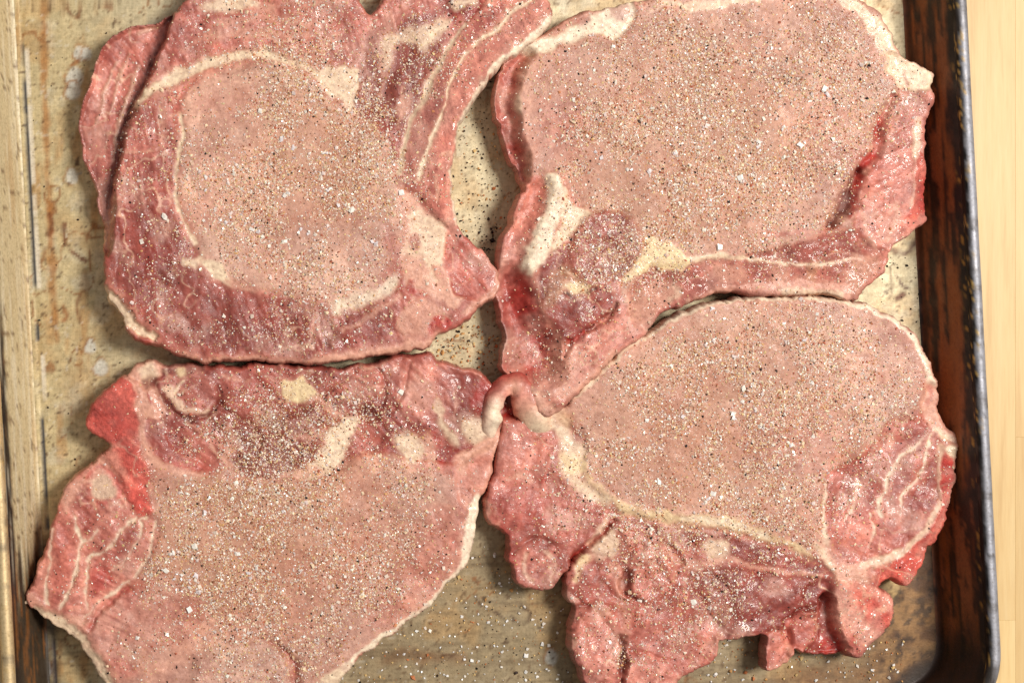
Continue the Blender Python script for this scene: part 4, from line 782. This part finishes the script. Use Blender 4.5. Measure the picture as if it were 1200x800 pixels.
BIG = ['380,180 385,222 333,226 402,242 360,270 350,274 300,272 440,284 330,162 345,172 270,256 240,210 236,222',
       '972,114 832,170 890,168 918,152 740,200 760,205 790,180 700,180',
       '214,678 220,684 208,676 228,690 276,648 298,665 272,628 205,646 240,600 330,602 292,676 226,676 160,750',
       '885,482 800,486 760,494 836,580 890,500 952,452 872,468 940,400 836,364 925,520 848,478 862,490']
for sf in SURF:
    A = (sf['xs'][-1]-sf['xs'][0])*(min(sf['ys'][-1], 830)-max(sf['ys'][0], -30))
    x, y = sample(sf, int(A*.27), .8); s_ = np.clip(rng.lognormal(math.log(.6), .45, len(x)), .33, 2.3)*S
    parts['salt'].append(grains(place(sf, x, y, .25*s_/S), s_, pal([(252, 240, 226), (240, 218, 200), (230, 208, 200), (240, 212, 178), (222, 184, 160)], len(x), .1), CUB, CF))
    x, y = sample(sf, int(A*.32), .85); s_ = np.clip(rng.lognormal(math.log(.62), .42, len(x)), .33, 1.9)*S
    parts['spice'].append(grains(place(sf, x, y, .2*s_/S), s_, pal([(228, 196, 142), (216, 168, 114), (202, 132, 90), (184, 100, 74), (232, 206, 160), (150, 96, 66)], len(x)), OCT, OF))
    x, y = sample(sf, int(A*.019), .6); s_ = np.clip(rng.lognormal(math.log(.85), .33, len(x)), .5, 1.9)*S
    parts['pep'].append(grains(place(sf, x, y, .1*s_/S), s_, pal([(34, 24, 22), (52, 34, 28), (70, 46, 36), (22, 16, 16)], len(x), .2), OCT, OF))
for ci, q in enumerate(BIG):
    xy = np.array([[float(t) for t in k.split(',')] for k in q.split()]); xy = np.repeat(xy, 2, 0)+rng.normal(0, 2.5, (2*len(xy), 2)); s_ = rng.uniform(1.4, 2.8, len(xy))*S
    parts['salt'].append(grains(place(SURF[ci], xy[:, 0], xy[:, 1], .7), s_, pal([(246, 238, 230), (238, 226, 226)], len(xy), .05), CUB, CF))
# loose grains on the bare pan
def loose(n, x0, x1, y0, y1, kind, cols, sz, sig=None):
    x = rng.uniform(x0, x1, n); y = rng.uniform(y0, y1, n)
    s_ = np.clip(rng.lognormal(math.log(sz), .4, n), .4, 3)*S
    ok = np.ones(n, bool)
    for sf in SURF:
        k = sf['k']; ux = NX+(x-NX)/k; uy = NY+(y-NY)/k
        i = np.round((ux-sf['xs'][0])/HG).astype(int); j = np.round((uy-sf['ys'][0])/HG).astype(int)
        inb = (i >= 0) & (j >= 0) & (i < len(sf['xs'])) & (j < len(sf['ys']))
        ok[inb] &= sf['sd'][i[inb], j[inb]] < -3
    n = ok.sum(); s_ = s_[ok]; pos = np.stack([(x[ok]-600)*S, (400-y[ok])*S, s_*.5+.3*S], 1)
    parts[kind].append(grains(pos, s_, pal(cols, n, .1), *((CUB, CF) if kind == 'salt' else (OCT, OF))))
PEPC = [(34, 24, 22), (52, 34, 28), (22, 16, 16)]; SALTC = [(250, 246, 240), (244, 236, 224)]; SPC = [(226, 192, 130), (214, 160, 98), (196, 120, 74)]
loose(420, 525, 600, 90, 330, 'pep', PEPC, .72); loose(70, 560, 600, 262, 296, 'pep', PEPC, 1.15); loose(260, 520, 605, 60, 420, 'spice', SPC, 1.0)
loose(160, 500, 600, 380, 432, 'spice', SPC, 1.1); loose(80, 500, 600, 380, 432, 'pep', PEPC, .9)
loose(320, 400, 720, 640, 800, 'salt', SALTC, 1.0); loose(420, 400, 720, 640, 800, 'spice', SPC, .9); loose(160, 400, 720, 640, 800, 'pep', PEPC, .9)
loose(200, 820, 1060, 740, 800, 'spice', SPC, 1.0); loose(110, 820, 1060, 740, 800, 'salt', SALTC, 1.0); loose(60, 30, 180, 0, 560, 'pep', PEPC, .9); loose(60, 1030, 1085, 280, 400, 'pep', PEPC, .8)
def build_grains(name, kind, mat, label, cat):
    V, F, K = [], [], []; n = 0
    for v, f, c in parts[kind]: V.append(v); F.append(f+n); K.append(c); n += len(v)
    V, F, K = np.concatenate(V), np.concatenate(F), np.concatenate(K)
    tag(link(name, mesh_np(name, V, F, K, mat=mat, smooth_=False)), label, cat, kind='stuff')
    print(name, len(F), 'tris')
build_grains('salt_grains', 'salt', M_salt, 'fine white salt scattered thickly over the raw chops and the pan', 'salt')
build_grains('spice_grains', 'spice', M_spice, 'tan and orange ground spice scattered over the raw chops and the pan', 'spice')
build_grains('pepper_grains', 'pep', M_pep, 'black pepper specks scattered over the raw chops and the pan', 'pepper')
# the coarsest salt crystals, one by one
ROWS = [(0, 305, 130, 'under the pale fat arc of the curved rib chop'), (0, 412, 246, 'on the round eye beside the curved rib'),
        (0, 193, 254, 'on the dark rim muscle of the curved rib chop'), (0, 470, 226, 'on the fat where the curved rib starts'),
        (1, 965, 105, 'largest one, near the top fat of the chop with the red cut'), (1, 868, 208, 'in the thick seasoning patch of the chop with the red cut'),
        (1, 937, 170, 'on plain lean between thick seasoning and the red cut'), (1, 843, 290, 'just above the flat rib of the chop with the red cut'),
        (2, 228, 640, 'on lean below the red backbone'), (2, 222, 713, 'on lean near the fatty tip of the red backbone chop'),
        (2, 195, 668, 'just beside the small muscles seamed with white fat'), (2, 470, 459, 'on pink muscle left of the fat curl'),
        (3, 870, 455, 'in the upper eye of the chop with the bone knob'), (3, 858, 484, 'in the middle of the eye of the chop with the bone knob'),
        (3, 814, 705, 'on the ragged belly muscle of the chop with the bone knob'), (3, 772, 564, 'just above the yellow fat line of the chop with the bone knob')]
for ci, x, y, where in ROWS:
    sf = SURF[ci]; pos = place(sf, np.array([x*1.0]), np.array([y*1.0]), 1.5)[0]
    s_ = np.array([rng.uniform(3.2, 4.2)*S]); v, f, c = grains(np.zeros((1, 3)), s_, pal(SALTC, 1, .03), CUB, CF, .3, .5)
    v[:, 2] *= .6
    o = link('salt_crystal', mesh_np('salt_crystal', v, f, c, mat=M_salt, smooth_=False)); o.location = pos
    tag(o, 'white salt crystal '+where, 'salt crystal', 'coarse salt crystals on the chops')
